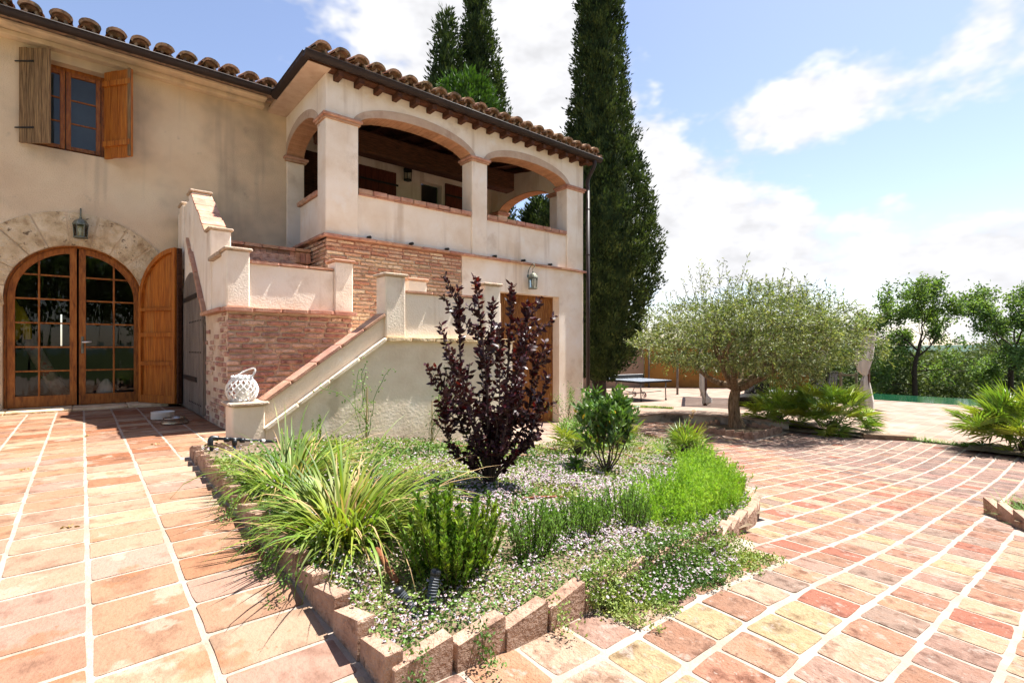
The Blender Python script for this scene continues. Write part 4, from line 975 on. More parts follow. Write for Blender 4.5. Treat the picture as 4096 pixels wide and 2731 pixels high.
# ------------------------------------------------------------------ outside stair
def stair():
    S = thing('outside_staircase', 'stucco and brick outside staircase rising to the loggia', 'staircase', (2, 5.5, 0))
    W = MT['stucco_worn']; TC = MT['terracotta']
    U0, V0, VF = 1.13, 5.87, 4.77
    # upper landing block with brick faces
    core = MB().box(U0+.03, 2.45, V0+.03, 9.38, -.2, 1.235); core.build('landing_core', MT['mortar'], S)
    bms = brick_meshes(MT['brick_red'], 10, 31)
    b = MB().box(U0+.02, 2.475, V0+.024, V0+.06, -.2, 1.236).build('brick_wall', MT['mortar'], S)
    n = brick_wall(b, bms, (U0-.002, V0+.018, 0), (1, 0, 0), (0, -1, 0), 1.35, .0, 1.235, ch=.06, bl=.25, seed=15, gap=.016)
    b = MB().box(U0+.024, U0+.06, V0+.06, 7.08, -.2, 1.236).build('brick_wall', MT['mortar'], S)
    n += brick_wall(b, bms, (U0+.019, V0-.0, 0), (0, 1, 0), (-1, 0, 0), 1.2, .0, 1.235, ch=.06, bl=.2, seed=16, keep=lambda s, z, rg: rg.random() < (.75 if s < .35 else .4), depth=.022)
    b = MB().box(2.44, 2.474, V0+.06, 7.5, .4, 1.236).build('brick_wall', MT['mortar'], S)
    print('stair bricks', n)
    # plastered flank with the old grey plank door
    fl = MB(); zl = lambda v: 1.235 + max(0, (v-7.05))*.93
    fl.add([(U0+.03, 7.08, 1.24), (U0+.03, 9.38, 1.24), (U0+.03, 9.38, 2.4), (U0+.03, 8.3, 2.4), (U0+.03, 7.08, 1.27)], [(0,1,2,3,4)])
    fl.add([(U0+.034, 7.08, -.1), (U0+.034, 9.38, -.1), (U0+.034, 9.38, 1.24), (U0+.034, 7.08, 1.24)], [(0,1,2,3)]); fl.build('flank_wall', MT['stucco_worn'], S)
    d = thing_part('old_plank_door', S); c0, hw = 8.13, .97
    for k in range(8):
        a = 7.16+.24*k; b_ = a+.237
        def zt(v): return .95+.93*math.sqrt(max(0, 1-((v-8.13)/.985)**2))
        MB().extr([(a, .02), (b_, .02), (b_, zt(b_)), ((a+b_)/2, zt((a+b_)/2)), (a, zt(a))], (U0+.03, 0, 0), (0, 1, 0), (0, 0, 1), (-1, 0, 0), .035+rng.uniform(0, .006)).build('plank', MT['wood_old'], d)
    for z in (.42, 1.5):
        MB().extr([(7.55, z), (8.6, z), (8.6, z+.06), (7.55, z+.06)], (U0-.012, 0, 0), (0, 1, 0), (0, 0, 1), (-1, 0, 0), .01).build('strap_hinge', MT['iron'], d)
    for z in (.14, .8, 1.2):
        for k in range(8):
            MB().lathe([(.011, 0), (.008, .006), (.002, .009)], n=6).build('nail', MT['iron'], d).matrix_basis = Matrix.Translation((U0-.012, 7.25+.12*k, z)) @ Matrix.Rotation(R(-90), 4, 'Y')
    # sloping brick ledge on the flank
    l = thing_part('sloping_ledge', S); coping_run(l, 'brick', (U0+.01, 7.02, 1.27), (U0+.01, 8.25, 2.36), .10, .05, .28, TC, (1, 0, 0), 3)
    # landing string course
    l = thing_part('string_course', S); coping_run(l, 'brick', (U0-.04, V0-.0, 1.258), (2.51, V0-.0, 1.262), .13, .04, .3, TC, (0, 1, 0), 4, vary=.003)
    l = thing_part('string_course', S); coping_run(l, 'brick', (U0-.0, V0+.07, 1.258), (U0-.0, 7.02, 1.258), .12, .04, .3, TC, (1, 0, 0), 5, vary=.003)
    # landing parapets and posts
    MB().cbox(1.35, 2.26, V0+.03, V0+.2, 1.28, 1.755, .006).build('parapet', MT['stucco'], S)
    l = thing_part('parapet_coping', S); coping_run(l, 'tile', (1.352, V0+.115, 1.768), (2.258, V0+.115, 1.774), .22, .026, .3, TC, (0, 1, 0), 6, vary=.002)
    def post(x0, x1, y0, y1, z0, z1, cap=True, mt=MT['stucco'], cm='capstone', o=.025):
        MB().cbox(x0, x1, y0, y1, z0, z1-.03, .012).build('post', mt, S)
        if cap: MB().cbox(x0-o, x1+o, y0-o, y1+o, z1-.032, z1, .010).build('post_cap', MT[cm], S)
    post(U0, 1.352, V0, V0+.24, 1.28, 1.90); post(2.26, 2.48, V0, V0+.24, 1.28, 1.90, cm='terracotta')
    MB().cbox(U0+.02, 1.33, V0+.24, 6.74, 1.28, 1.85, .006).build('parapet', MT['stucco'], S)
    l = thing_part('parapet_coping', S); coping_run(l, 'brick', (U0+.1, V0+.26, 1.87), (U0+.1, 6.72, 1.87), .26, .04, .25, MT['capstone'], (1, 0, 0), 8)
    post(U0, 1.345, 6.72, 6.96, 1.28, 2.26)
    # raking parapet up to the house wall
    rp = MB(); rp.extr([(6.96, 1.28), (9.38, 1.6), (9.38, 2.92), (8.02, 2.92), (6.96, 2.2)], (U0+.012, 0, 0), (0, 1, 0), (0, 0, 1), (1, 0, 0), .2); rp.build('raking_parapet', MT['stucco'], S)
    l = thing_part('raking_coping', S); coping_run(l, 'tile', (U0+.11, 6.96, 2.235), (U0+.11, 8.02, 2.945), .25, .03, .22, TC, (1, 0, 0), 9, vary=.001)
    post(U0-.005, 1.345, 7.98, 8.25, 2.0, 2.99, cm='capstone')
    post(U0-.005, 1.345, 8.8, 9.1, 2.0, 3.0, cm='capstone')
    # flight from landing to the loggia level along the left side, and top steps
    for k in range(7):
        z = 1.25+.165*(k+1); MB().box(1.34, 2.45, 6.6+.26*k, 9.38 if k == 6 else 6.6+.26*k+.3, 1.24, min(z, 2.36)).build('step', MT['brick_red'], S)
    MB().box(1.34, 2.74, 8.2, 9.38, 1.24, 2.30).build('top_landing', MT['brick_red'], S)
    tb = thing_part('top_riser', S)
    for k in range(14): MB().cbox(1.6+.082*k, 1.6+.082*k+.078, 8.12, 8.22, 2.18, 2.34, .006).build('brick', MT['terracotta'], tb)
    coping_run(tb, 'brick', (1.55, 8.18, 2.365), (2.74, 8.18, 2.365), .2, .05, .26, TC, (0, 1, 0), 10)
    # lower flight with its front wall
    fw = MB(); fw.extr([(1.22, -.6), (4.05, -.6), (4.05, .93), (2.357, .93), (1.22, .135), (1.22, -.2)], (0, VF, 0), (1, 0, 0), (0, 0, 1), (0, 1, 0), .2); fw.build('front_wall', MT['stucco_worn'], S)
    fw = MB(); fw.extr([(1.22, .15), (2.36, .945), (2.36, 1.17), (1.22, .36)], (0, VF+.03, 0), (1, 0, 0), (0, 0, 1), (0, 1, 0), .15); fw.build('raking_parapet', MT['stucco'], S)
    l = thing_part('raking_coping', S); coping_run(l, 'tile', (1.215, VF+.10, .385), (2.36, VF+.10, 1.20), .22, .028, .3, TC, (0, 1, 0), 11, vary=.001)
    l = thing_part('sloping_ledge', S); coping_run(l, 'brick', (1.21, VF+.0, .145), (2.36, VF+.0, .95), .07, .03, .35, MT['stucco_worn'], (0, 1, 0), 12, vary=.001)
    l = thing_part('level_ledge', S); coping_run(l, 'brick', (2.36, VF+.0, .945), (4.05, VF+.0, .945), .09, .04, .28, MT['stone'], (0, 1, 0), 13, vary=.002)
    post(.958, 1.215, VF-.02, VF+.24, -.2, .392, mt=MT['stucco_worn'], o=.03)
    post(2.357, 2.582, VF-.005, VF+.22, .96, 1.625); post(3.62, 3.86, VF-.005, VF+.22, .96, 1.63)
    MB().cbox(2.582, 3.62, VF+.03, VF+.18, .96, 1.435, .006).build('parapet', MT['stucco'], S)
    l = thing_part('parapet_coping', S); coping_run(l, 'tile', (2.585, VF+.105, 1.448), (3.615, VF+.105, 1.455), .2, .024, .33, TC, (0, 1, 0), 14, vary=.002)
    for k in range(5):
        z = .175*(k+1); MB().box(1.25+.235*k, 4.0, VF+.19, V0+.02, -.2, z).build('step', MT['terracotta'], S)
    MB().box(2.46, 4.05, VF+.2, 7.46, -.7, .9).build('lower_landing', MT['stucco_worn'], S)
    post(3.23, 3.50, 5.88, 6.1, .9, 1.77, mt=MT['stucco'], cm='terracotta')
    MB().cbox(3.5, 4.05, 5.9, 6.06, .9, 1.58, .006).build('parapet', MT['stucco'], S)
    MB().cbox(3.9, 4.05, VF+.22, 5.9, .9, 1.42, .006).build('parapet', MT['stucco'], S)
stair()
# ------------------------------------------------------------------ plants
def unit(a): return a/np.maximum(1e-9, np.linalg.norm(a, axis=-1, keepdims=True))
def rdir(n): return unit(nr.normal(size=(n, 3)))
def cards(P, D, L, W, fold=.2, shape=4, upness=0.):
    """leaf-shaped faces: base points P, directions D"""
    n = len(P); L = np.broadcast_to(np.asarray(L, float), (n,))[:, None]; W = np.broadcast_to(np.asarray(W, float), (n,))[:, None]
    ref = rdir(n); 
    if upness: ref = unit(ref*(1-upness) + unit(np.cross(D, np.array([0, 0, 1.])+1e-4))*upness*np.sign(nr.normal(size=(n, 1))))
    S = unit(np.cross(D, np.cross(ref, D))); S = unit(ref - D*(ref*D).sum(1, keepdims=True)); Nn = np.cross(D, S)
    if shape == 4:
        V = np.stack([P, P+D*L*.45+S*W*.5+Nn*W*fold, P+D*L, P+D*L*.45-S*W*.5+Nn*W*fold], 1).reshape(-1, 3)
        b = np.arange(n)[:, None]*4; F = np.concatenate([b+[0, 1, 2], b+[0, 2, 3]], 0)
    else:
        c = .12
        V = np.stack([P, P+D*L*.32+S*W*.46+Nn*W*fold, P+D*L*.68+S*W*.42+Nn*W*fold*.6-Nn*L*c*.5, P+D*L-Nn*L*c, P+D*L*.68-S*W*.42+Nn*W*fold*.6-Nn*L*c*.5, P+D*L*.32-S*W*.46+Nn*W*fold], 1).reshape(-1, 3)
        b = np.arange(n)[:, None]*6; F = np.concatenate([b+[0, 1, 5], b+[1, 2, 5], b+[2, 4, 5], b+[2, 3, 4]], 0)
    return V, F
class Leaves:
    def __init__(s): s.V = []; s.F = []; s.n = 0
    def add(s, VF):
        V, F = VF; s.V.append(V); s.F.append(F+s.n); s.n += len(V); return s
    def build(s, name, mt, parent, **p):
        return mo(name, mesh_arr(name, np.concatenate(s.V), np.concatenate(s.F), MT[mt]), parent, **p)
def branches(base, d, length, rad, depth, rg, segs, tips, spread=.6, up=.25, ratio=.72, kids=(2, 3), bend=.25):
    p = Vector(base); d = Vector(d).normalized(); n = 4; pts = [p.copy()]; rs = [rad]
    for i in range(n):
        d = (d + Vector((rg.uniform(-bend, bend), rg.uniform(-bend, bend), rg.uniform(-bend, bend)+up*.3))).normalized()
        p = p + d*length/n; pts.append(p.copy()); rs.append(rad*(1-.45*(i+1)/n))
        if depth <= 1: tips.append((p.copy(), d.copy()))
    segs.append((pts, rs))
    if depth > 0:
        for _ in range(rg.randint(*kids)):
            nd = (d + Vector((rg.uniform(-1, 1), rg.uniform(-1, 1), rg.uniform(-.5, .8)))*spread + Vector((0, 0, up))).normalized()
            branches(pts[-1] if rg.random() < .7 else pts[-2], nd, length*ratio*rg.uniform(.8, 1.15), rs[-1]*.85, depth-1, rg, segs, tips, spread, up, ratio, kids, bend)
def build_segs(segs, name, mt, parent, n=7):
    m = MB()
    for pts, rs in segs: m.tube(pts, rs, n if rs[0] > .02 else 5, caps=False)
    return m.build(name, MT[mt], parent, True)

def cypress(name, label, loc, prof, ncard, L, W, lean=0., mt='leaf_cypress', trunk=.22, group=None, z0=0, side=1.):
    x, y, z = loc; t = thing(name, label, 'tree', loc, group)
    zs = [p[0] for p in prof]; rs = [p[1] for p in prof]
    zz = nr.uniform(zs[0], zs[-1], ncard*2); r0 = np.interp(zz, zs, rs); keep = nr.uniform(0, max(rs), ncard*2) < r0+.12; zz = zz[keep][:ncard]; r0 = r0[keep][:ncard]; n = len(zz)
    a = nr.uniform(0, 2*math.pi, n)
    ph = [3.1, 1.2, 5.2]
    lump = .07*np.sin(a*7+zz*1.9+1)+.06*np.sin(a*11-zz*3.1)+.06*np.sin(a*4+zz*5.3+2)+.04*np.sin(a*17+zz*7)
    per = 14; nc = max(1, n//per); ci = np.arange(n) % nc; a = a[ci]; zz = zz[ci]; r0 = r0[ci]; lump = lump[ci]; kc = 1+lump-.34*(nr.uniform(0, 1, nc)**2)[ci]
    sp = L*1.0; off = nr.normal(size=(n, 3))*sp*.55; t_ = nr.uniform(-.6, 1.2, n)*sp
    P = np.c_[x+lean*(zz-z)+np.cos(a)*r0*kc, y+np.sin(a)*r0*kc, zz]+off*.8+np.c_[np.cos(a)*t_*.5, np.sin(a)*t_*.5, t_]
    D = unit(np.c_[np.cos(a)*.6, np.sin(a)*.6, np.ones(n)*1.0]+unit(off)*.55+nr.normal(size=(n, 3))*.25)
    Lv = Leaves().add(cards(P, D, L*nr.uniform(.6, 1.4, n), W*nr.uniform(.7, 1.3, n), .25))
    Lv.build('crown', mt, t)
    m = MB(); m.lathe([(max(.02, r_*.62), z_) for z_, r_ in prof], (x+lean*3, y, 0), 14); m.build('light_blocking_core', MT[mt], t, True)  # opaque hull added inside the crown to stop light passing through
    m = MB(); m.tube([(x, y, z-.2), (x, y, z+.5), (x+lean*2, y, zs[0]+1.5)], [trunk*1.25, trunk, trunk*.8], 12); m.build('trunk', MT['bark_dark'], t, True)
    return t
def conifers():
    cypress('cypress_tree', 'tall dark cypress beside the right corner of the house', (13.15, 11.0, -.9),
            [(-.25,.3),(.2,.85),(.85,1.2),(2.3,1.55),(3.7,1.85),(5.2,1.72),(7.3,1.15),(9.5,.8),(12.4,.62),(15,.45),(17.5,.05)], 84000, .12, .052)
    cypress('cypress_tree', 'cypress with several tops rising behind the loggia roof', (12.2, 16.5, -.8),
            [(.5,.8),(4,1.2),(8,1.3),(10,1.15),(12,.8),(14,.45),(15.6,.18),(16.2,.03)], 46000, .15, .06)
    t = cypress('cypress_tree', 'slender side top of cypress behind the loggia roof', (10.6, 16.4, -.8), [(1,.5),(6,.7),(9,.75),(11,.5),(12.5,.3),(13.6,.03)], 14000, .2, .07, trunk=.12)
    cypress('conifer', 'bright green rounded conifer showing above the roof tiles', (9.15, 13.0, -.8), [(.5,.9),(5,1.0),(7.4,1.05),(8.3,.9),(8.9,.6),(9.3,.1)], 22000, .16, .07, mt='leaf_conifer', trunk=.14)
    cypress('cypress_tree', 'small dark cypress seen through the end arch of the loggia', (14.4, 15.2, -.8), [(.5,.6),(3,1.0),(5,.95),(6.3,.5),(7.0,.05)], 16000, .2, .07, trunk=.14)
conifers()

def olive():
    bx, by = 10.73, 5.20; z0 = gz(bx, by); t = thing('olive_tree', 'grey-green olive tree with spreading crown in a brick-edged pit', 'olive tree', (bx, by, z0))
    rg = random.Random(5); segs = []; tips = []
    tr = curve_pts([(bx+.02, by-.02, z0-.05), (bx-.03, by+.02, z0+.25), (bx-.06, by+.03, z0+.6), (bx+.03, by, z0+.92)], 4)
    segs.append((tr, [.145-.004*i if i > 3 else .20-.016*i for i in range(len(tr))]))
    for k in range(7):
        a = 2*math.pi*k/7; branches((bx+.03, by, z0+.85), (math.cos(a), math.sin(a), .55), .75, .085, 3, rg, segs, tips, .6, .12, .75)
    build_segs(segs, 'trunk', 'bark', t)
    C = np.array([11.05, 4.98, 1.06]); n = 6200
    Rv = np.array([RT[0], RT[1], 0]); Fv = np.array([FW[0], FW[1], 0]); Uv = np.array([0, 0, 1.])
    q = rdir(n)*(nr.uniform(0, 1, n)**.33)[:, None]
    lump = 1+.1*np.sin(q[:, 0]*7+1)+.08*np.sin(q[:, 1]*9)+.08*np.sin(q[:, 2]*8+q[:, 0]*5)
    q *= lump[:, None]; q[:, 2] = np.where(q[:, 2] < -.45, q[:, 2]*.75-.08, q[:, 2])
    core = (np.hypot(q[:, 0]*2.2+.35, q[:, 1]*1.95) < .85) & (q[:, 2] < -.3) & (nr.uniform(0, 1, n) < .85); q = q[~core]; n = len(q)
    hole = (np.sin(q[:, 0]*6+2)*np.sin(q[:, 1]*7)*np.sin(q[:, 2]*8+1)) > .42; q = q[~hole]; n = len(q)
    P = C + q[:, :1]*Rv*2.2 + q[:, 1:2]*Fv*1.95 + q[:, 2:]*Uv*(1.02 - .18*np.abs(q[:, :1]))
    out = unit(q*np.array([1, 1, .6])); TD = unit(out[:, :1]*Rv+out[:, 1:2]*Fv+out[:, 2:]*Uv + Uv*.1 + nr.normal(size=(n, 3))*.8)
    droop = (q[:, 2] < -.25); TD[droop, 2] -= 1.0; TD = unit(TD)
    # upright shoots on top
    sh = 60; ang = nr.uniform(-1, 1, sh); SP = C + ang[:, None]*Rv*1.5 + nr.uniform(-1, 1, (sh, 1))*Fv*1.0 + Uv*(.82-.25*ang[:, None]**2); 
    L1 = Leaves(); L2 = Leaves(); tw = MB()
    for (PP, TT, ln, k) in ((P, TD, .24, 9), (SP, unit(Uv+nr.normal(size=(sh, 3))*.22), .62, 26)):
        m = len(PP); ll = ln*nr.uniform(.6, 1.3, m)
        if ln > .5: ll *= np.where((ang < -.25) & (ang > -.85), 1.35, .9)
        for j in range(k):
            s = (j+.5)/k; B = PP + TT*(ll*s)[:, None]; D = unit(TT*.75 + rdir(m)*.95)
            (L1 if j % 3 else L2).add(cards(B, D, .085*nr.uniform(.7, 1.3, m), .021, .15))
        for i in range(0, m, 2 if ln < .5 else 1): tw.tube([PP[i], PP[i]+TT[i]*ll[i]*.9], [.004, .002], 3, False)
    L1.build('crown', 'leaf_olive', t); L2.build('pale_leaves', 'leaf_olive_pale', t); tw.build('twigs', MT['twig'], t)
olive()

def frond_mesh(rg, fan, pet, n=20, wid=.03, mt='leaf_palm', drop=.25):
    m = MB(); m.tube([(0, 0, 0), (pet*.5, 0, .03), (pet, 0, 0)], [.011, .009, .006], 4, False)
    for k in range(n):
        a = R(-118+236*k/(n-1)+rg.uniform(-3, 3)); L = fan*(1-.28*abs(k/(n-1)-.5)*2)*rg.uniform(.9, 1.08)
        d = Vector((math.cos(a), math.sin(a), rg.uniform(-.04, .1)+.16*abs(math.sin(a)))); s = Vector((-math.sin(a), math.cos(a), 0)); b = Vector((pet, 0, 0)); w = wid*fan/.4
        q = [b, b+d*L*.5+s*w*.5+Vector((0, 0, w*.4)), b+d*L*.5-s*w*.5+Vector((0, 0, w*.4)), b+d*L*.5, b+d*L+Vector((0, 0, -drop*L*.45*rg.uniform(.3, 1.6)))]
        m.add(q, [(0, 1, 3), (0, 3, 2), (1, 4, 3), (3, 4, 2)])
    return m.mesh('frond', MT[mt])
def palm(label, loc, n, fan, pet, seed, group='fan palms', lay=1., small=False):
    rg = random.Random(seed); t = thing('fan_palm', label, 'palm', loc, group)
    ms = [frond_mesh(rg, fan*rg.uniform(.85, 1.1), pet*rg.uniform(.8, 1.15), 27 if not small else 15, .027, 'leaf_palm' if k < 4 else 'leaf_palm_y') for k in range(6)]
    for i in range(n):
        az = i*2.39996+rg.uniform(-.3, .3); e = R(rg.uniform(-8, 82))*(1-.0*i); e = math.asin(min(.99, rg.uniform(.22, 1)**.8)) if rg.random() < .88 else R(rg.uniform(-12, 5))
        b = Vector(loc)+Vector((rg.uniform(-.12, .12)*lay, rg.uniform(-.12, .12)*lay, rg.uniform(.03, .22)*fan/.4))
        mw = Matrix.Translation(b) @ Matrix.Rotation(az, 4, 'Z') @ Matrix.Rotation(-e, 4, 'Y') @ Matrix.Rotation(rg.uniform(-.7, .7), 4, 'X') @ Matrix.Rotation(R(rg.uniform(0, 25)), 4, 'Y')
        mo('frond', rg.choice(ms), t, mw)
    m = MB(); m.lathe([(.09*fan/.4, -.1), (.12*fan/.4, .08), (.07*fan/.4, .2)], loc, 9); m.build('stump', MT['bark_dark'], t, True)
    return t
palm('fan palm next to the olive trunk, smaller of the pair', (11.75, 4.75, gz(11.75, 4.75)+.04), 40, .42, .46, 3)
palm('wide fan palm spreading beside the dark kerb stone', (12.0, 3.75, gz(12, 3.75)+.04), 54, .46, .6, 4, lay=2)
palm('big yellow-green fan palm at the right edge of the photo', (11.85, .85, gz(11.85, .85)+.04), 60, .5, .6, 6, lay=2.4)
palm('dwarf fan palm with low spiky fronds inside the bed beside the iris', (5.45, 3.25, gz(5.45, 3.25)+.04), 20, .3, .16, 8, 'small palms in the bed', .8, True)
palm('dwarf fan palm half hidden behind the glossy shrub, on its right', (5.6, 4.3, gz(5.6, 4.3)+.04), 16, .3, .2, 9, 'small palms in the bed', .8, True)
palm('dwarf fan palm hidden behind the glossy shrub, on its left', (4.15, 3.75, gz(4.15, 3.75)+.04), 14, .26, .16, 10, 'small palms in the bed', .8, True)

def blades(pts, dirs, lens, w, arch, name, mt, parent, seg=7, wvar=.3):
    n = len(pts); V = []; F = []
    hd = unit(dirs*np.array([1, 1, 0])+1e-6); s = np.c_[-hd[:, 1], hd[:, 0], np.zeros(n)]
    S = np.linspace(0, 1, seg+1); rows = []
    el = np.arcsin(np.clip(unit(dirs)[:, 2], -1, 1)); p = pts.copy(); ww = w*nr.uniform(1-wvar, 1+wvar, n)
    tw = nr.normal(size=n)*.25
    for i, t in enumerate(S):
        wd = ww*(1-t**1.7)*(.55+.9*min(t*3, .5)); sd = s*np.cos(tw*t)[:, None]; sd[:, 2] += np.sin(tw*t)
        rows.append(np.stack([p-sd*wd[:, None]*.5, p+sd*wd[:, None]*.5], 1))
        el = el - arch*(.25+1.5*t)/seg; d = np.c_[hd[:, 0]*np.cos(el), hd[:, 1]*np.cos(el), np.sin(el)]; p = p+d*(lens/seg)[:, None]
    A = np.stack(rows, 1).reshape(n, -1, 3); k = 2*(seg+1); V = A.reshape(-1, 3); b = np.arange(n)[:, None]*k
    F = np.concatenate([b+[2*i, 2*i+1, 2*i+3, 2*i+2] for i in range(seg)], 0)
    return mo(name, mesh_arr(name, V, F, MT[mt]), parent)
def lemongrass():
    for (cx, cy, n, rad, hgt, lab, sd) in ((.95, 2.38, 560, .17, .62, 'large arching clump of yellow-green ornamental grass spilling over the left edging', 1), (.98, 3.25, 330, .17, .62, 'smaller upright clump of ornamental grass behind the arching one', 2)):
        z = gz(cx, cy)+.05; t = thing('ornamental_grass', lab, 'grass', (cx, cy, z))
        for k, mt, f in (('blades', 'leaf_grass', .86), ('dry_blades', 'leaf_dry', .14)):
            m = int(n*f); a = nr.uniform(0, 2*math.pi, m); r_ = rad*np.sqrt(nr.uniform(0, 1, m))
            P = np.c_[cx+np.cos(a)*r_, cy+np.sin(a)*r_*1.25, np.full(m, z)-.02]; left = np.where(np.cos(a) < -.3, .68, 1.)
            el = np.arcsin(np.clip(.98-(r_/rad)*nr.uniform(.15, .62, m), .15, 1)); a2 = a+nr.normal(size=m)*.4
            D = np.c_[np.cos(a2)*np.cos(el), np.sin(a2)*np.cos(el), np.sin(el)]
            blades(P, D, hgt*left*nr.uniform(.55, 1.25, m), .0165 if k == 'blades' else .011, nr.uniform(.6, 2.4, m), k, mt, t)
lemongrass()

def plum():
    bx, by = 2.11, 2.72; z0 = gz(bx, by)+.04; t = thing('plum_shrub', 'dark purple-leaved plum standing in the middle of the flower bed', 'shrub', (bx, by, z0))
    rg = random.Random(21); segs = []; LP = []; LD = []; YP = []; YD = []
    R3 = Vector((RT[0], RT[1], 0)); F3 = Vector((FW[0], FW[1], 0))
    tips = [(-.30, .1, 1.58), (-.12, -.1, 1.64), (.02, .2, 1.5), (.2, 0, 1.6), (.33, -.1, 1.44), (-.42, -.1, 1.28), (.42, .15, 1.15), (-.5, .1, .95), (.5, -.1, .9), (.1, -.35, 1.25), (-.15, .35, 1.3), (-.4, -.25, .72), (.46, .2, .66), (.25, -.3, 1.0), (-.3, -.3, 1.1), (.3, .3, 1.3)]
    def leaves_on(pts, dens, taper, young):
        for a, b in zip(pts, pts[1:]):
            L = (b-a).length; n = max(1, int(L*dens)); d = (b-a).normalized()
            for i in range(n):
                p = a.lerp(b, (i+rg.random())/n); o = Vector((rg.gauss(0, 1), rg.gauss(0, 1), rg.gauss(.1, .8))); o = (o-d*o.dot(d)).normalized()
                (YP if young and rg.random() < young else LP).append(p[:]); (YD if len(YP) > len(YD) else LD).append((d*.55+o).normalized()[:])
    for rx, fy, h in tips:
        rx *= .76; h *= .87
        e = Vector((bx, by, z0))+R3*rx+F3*fy+Vector((0, 0, h)); b = Vector((bx, by, z0))+R3*rx*.05
        mid = b.lerp(e, .45)+R3*rx*.12+Vector((rg.uniform(-.06, .06), rg.uniform(-.06, .06), .02)); m1 = b.lerp(e, .16)-R3*rx*.06+F3*rg.uniform(-.02, .02)
        pts = curve_pts([b, m1, mid, e], 6); n = len(pts); segs.append((pts, [.015*(1-.82*i/(n-1))*(1.25 if h > 1.2 else .8) for i in range(n)]))
        leaves_on(pts[8:], 120, 1, .0); leaves_on(pts[-4:], 100, 1, .35)
        for k in range(rg.randint(6, 9)):
            j = rg.randint(7, n-2); p = pts[j]; out = (p-Vector((bx, by, p.z))); out = out.normalized() if out.length > .05 else R3
            d = (Vector((rg.gauss(0, 1), rg.gauss(0, 1), 0))*.5+out*.55+Vector((0, 0, rg.uniform(.35, 1.0)))).normalized(); L = rg.uniform(.1, .27)*(1.0 if h > 1 else .85)
            q = [p, p+d*L*.5, p+(d+Vector((0, 0, .25))).normalized()*L]; segs.append((q, [.005, .004, .002])); leaves_on(q, 130, 1, .05)
    # low twigs near the base
    for k in range(13):
        a = rg.uniform(0, 6.28); p = Vector((bx, by, z0+rg.uniform(.25, .55))); d = Vector((math.cos(a), math.sin(a), rg.uniform(-.1, .5))).normalized(); L = rg.uniform(.14, .34)
        q = [p, p+d*L*.6, p+d*L]; segs.append((q, [.004, .003, .002])); leaves_on(q, 105, 1, 0)
    build_segs(segs, 'stems', 'twig_plum', t, 6)
    for k, P, D, mt in (('leaves', LP, LD, 'leaf_plum'), ('young_leaves', YP, YD, 'leaf_plum_young')):
        P = np.array(P); D = np.array(D); n = len(P); print('plum', n)
        Leaves().add(cards(P, D, .048*nr.uniform(.45, 1.3, n), .024*nr.uniform(.8, 1.15, n), .18, 6)).build(k, mt, t)
plum()

def upright_bush(t, cx, cy, z, rx, ry, nst, h, leafL, leafW, mt, dens, name='sprigs', rot=0., stem=True, spread=.3, hf=None):
    P = []; D = []; sg = MB()
    for i in range(nst):
        a = nr.uniform(0, 2*math.pi); r_ = math.sqrt(nr.uniform(0, 1)); x, y = rx*r_*math.cos(a), ry*r_*math.sin(a); x, y = x*math.cos(rot)-y*math.sin(rot), x*math.sin(rot)+y*math.cos(rot)
        hh = h*nr.uniform(.62, 1.1)*(1-.28*r_*r_)*(hf(x, y) if hf else 1); b = np.array([cx+x*.75, cy+y*.75, z]); d = unit(np.array([x*spread/max(rx, .01), y*spread/max(ry, .01), 1])+nr.normal(size=3)*.12)
        n = int(hh*dens); s = np.sort(nr.uniform(.12, 1, n)); P.append(b+d*(s*hh)[:, None]); o = unit(nr.normal(size=(n, 3))*np.array([1, 1, .3])); D.append(unit(o+d*.95*(1+.6*s[:, None])))
        if stem: sg.tube([b, b+d*hh*.95], [.003, .0012], 3, False)
    P = np.concatenate(P); D = np.concatenate(D); n = len(P)
    Leaves().add(cards(P, D, leafL*nr.uniform(.7, 1.3, n), leafW*nr.uniform(.8, 1.2, n), .15)).build(name, mt, t)
    if stem: sg.build('stems', MT['twig'], t)
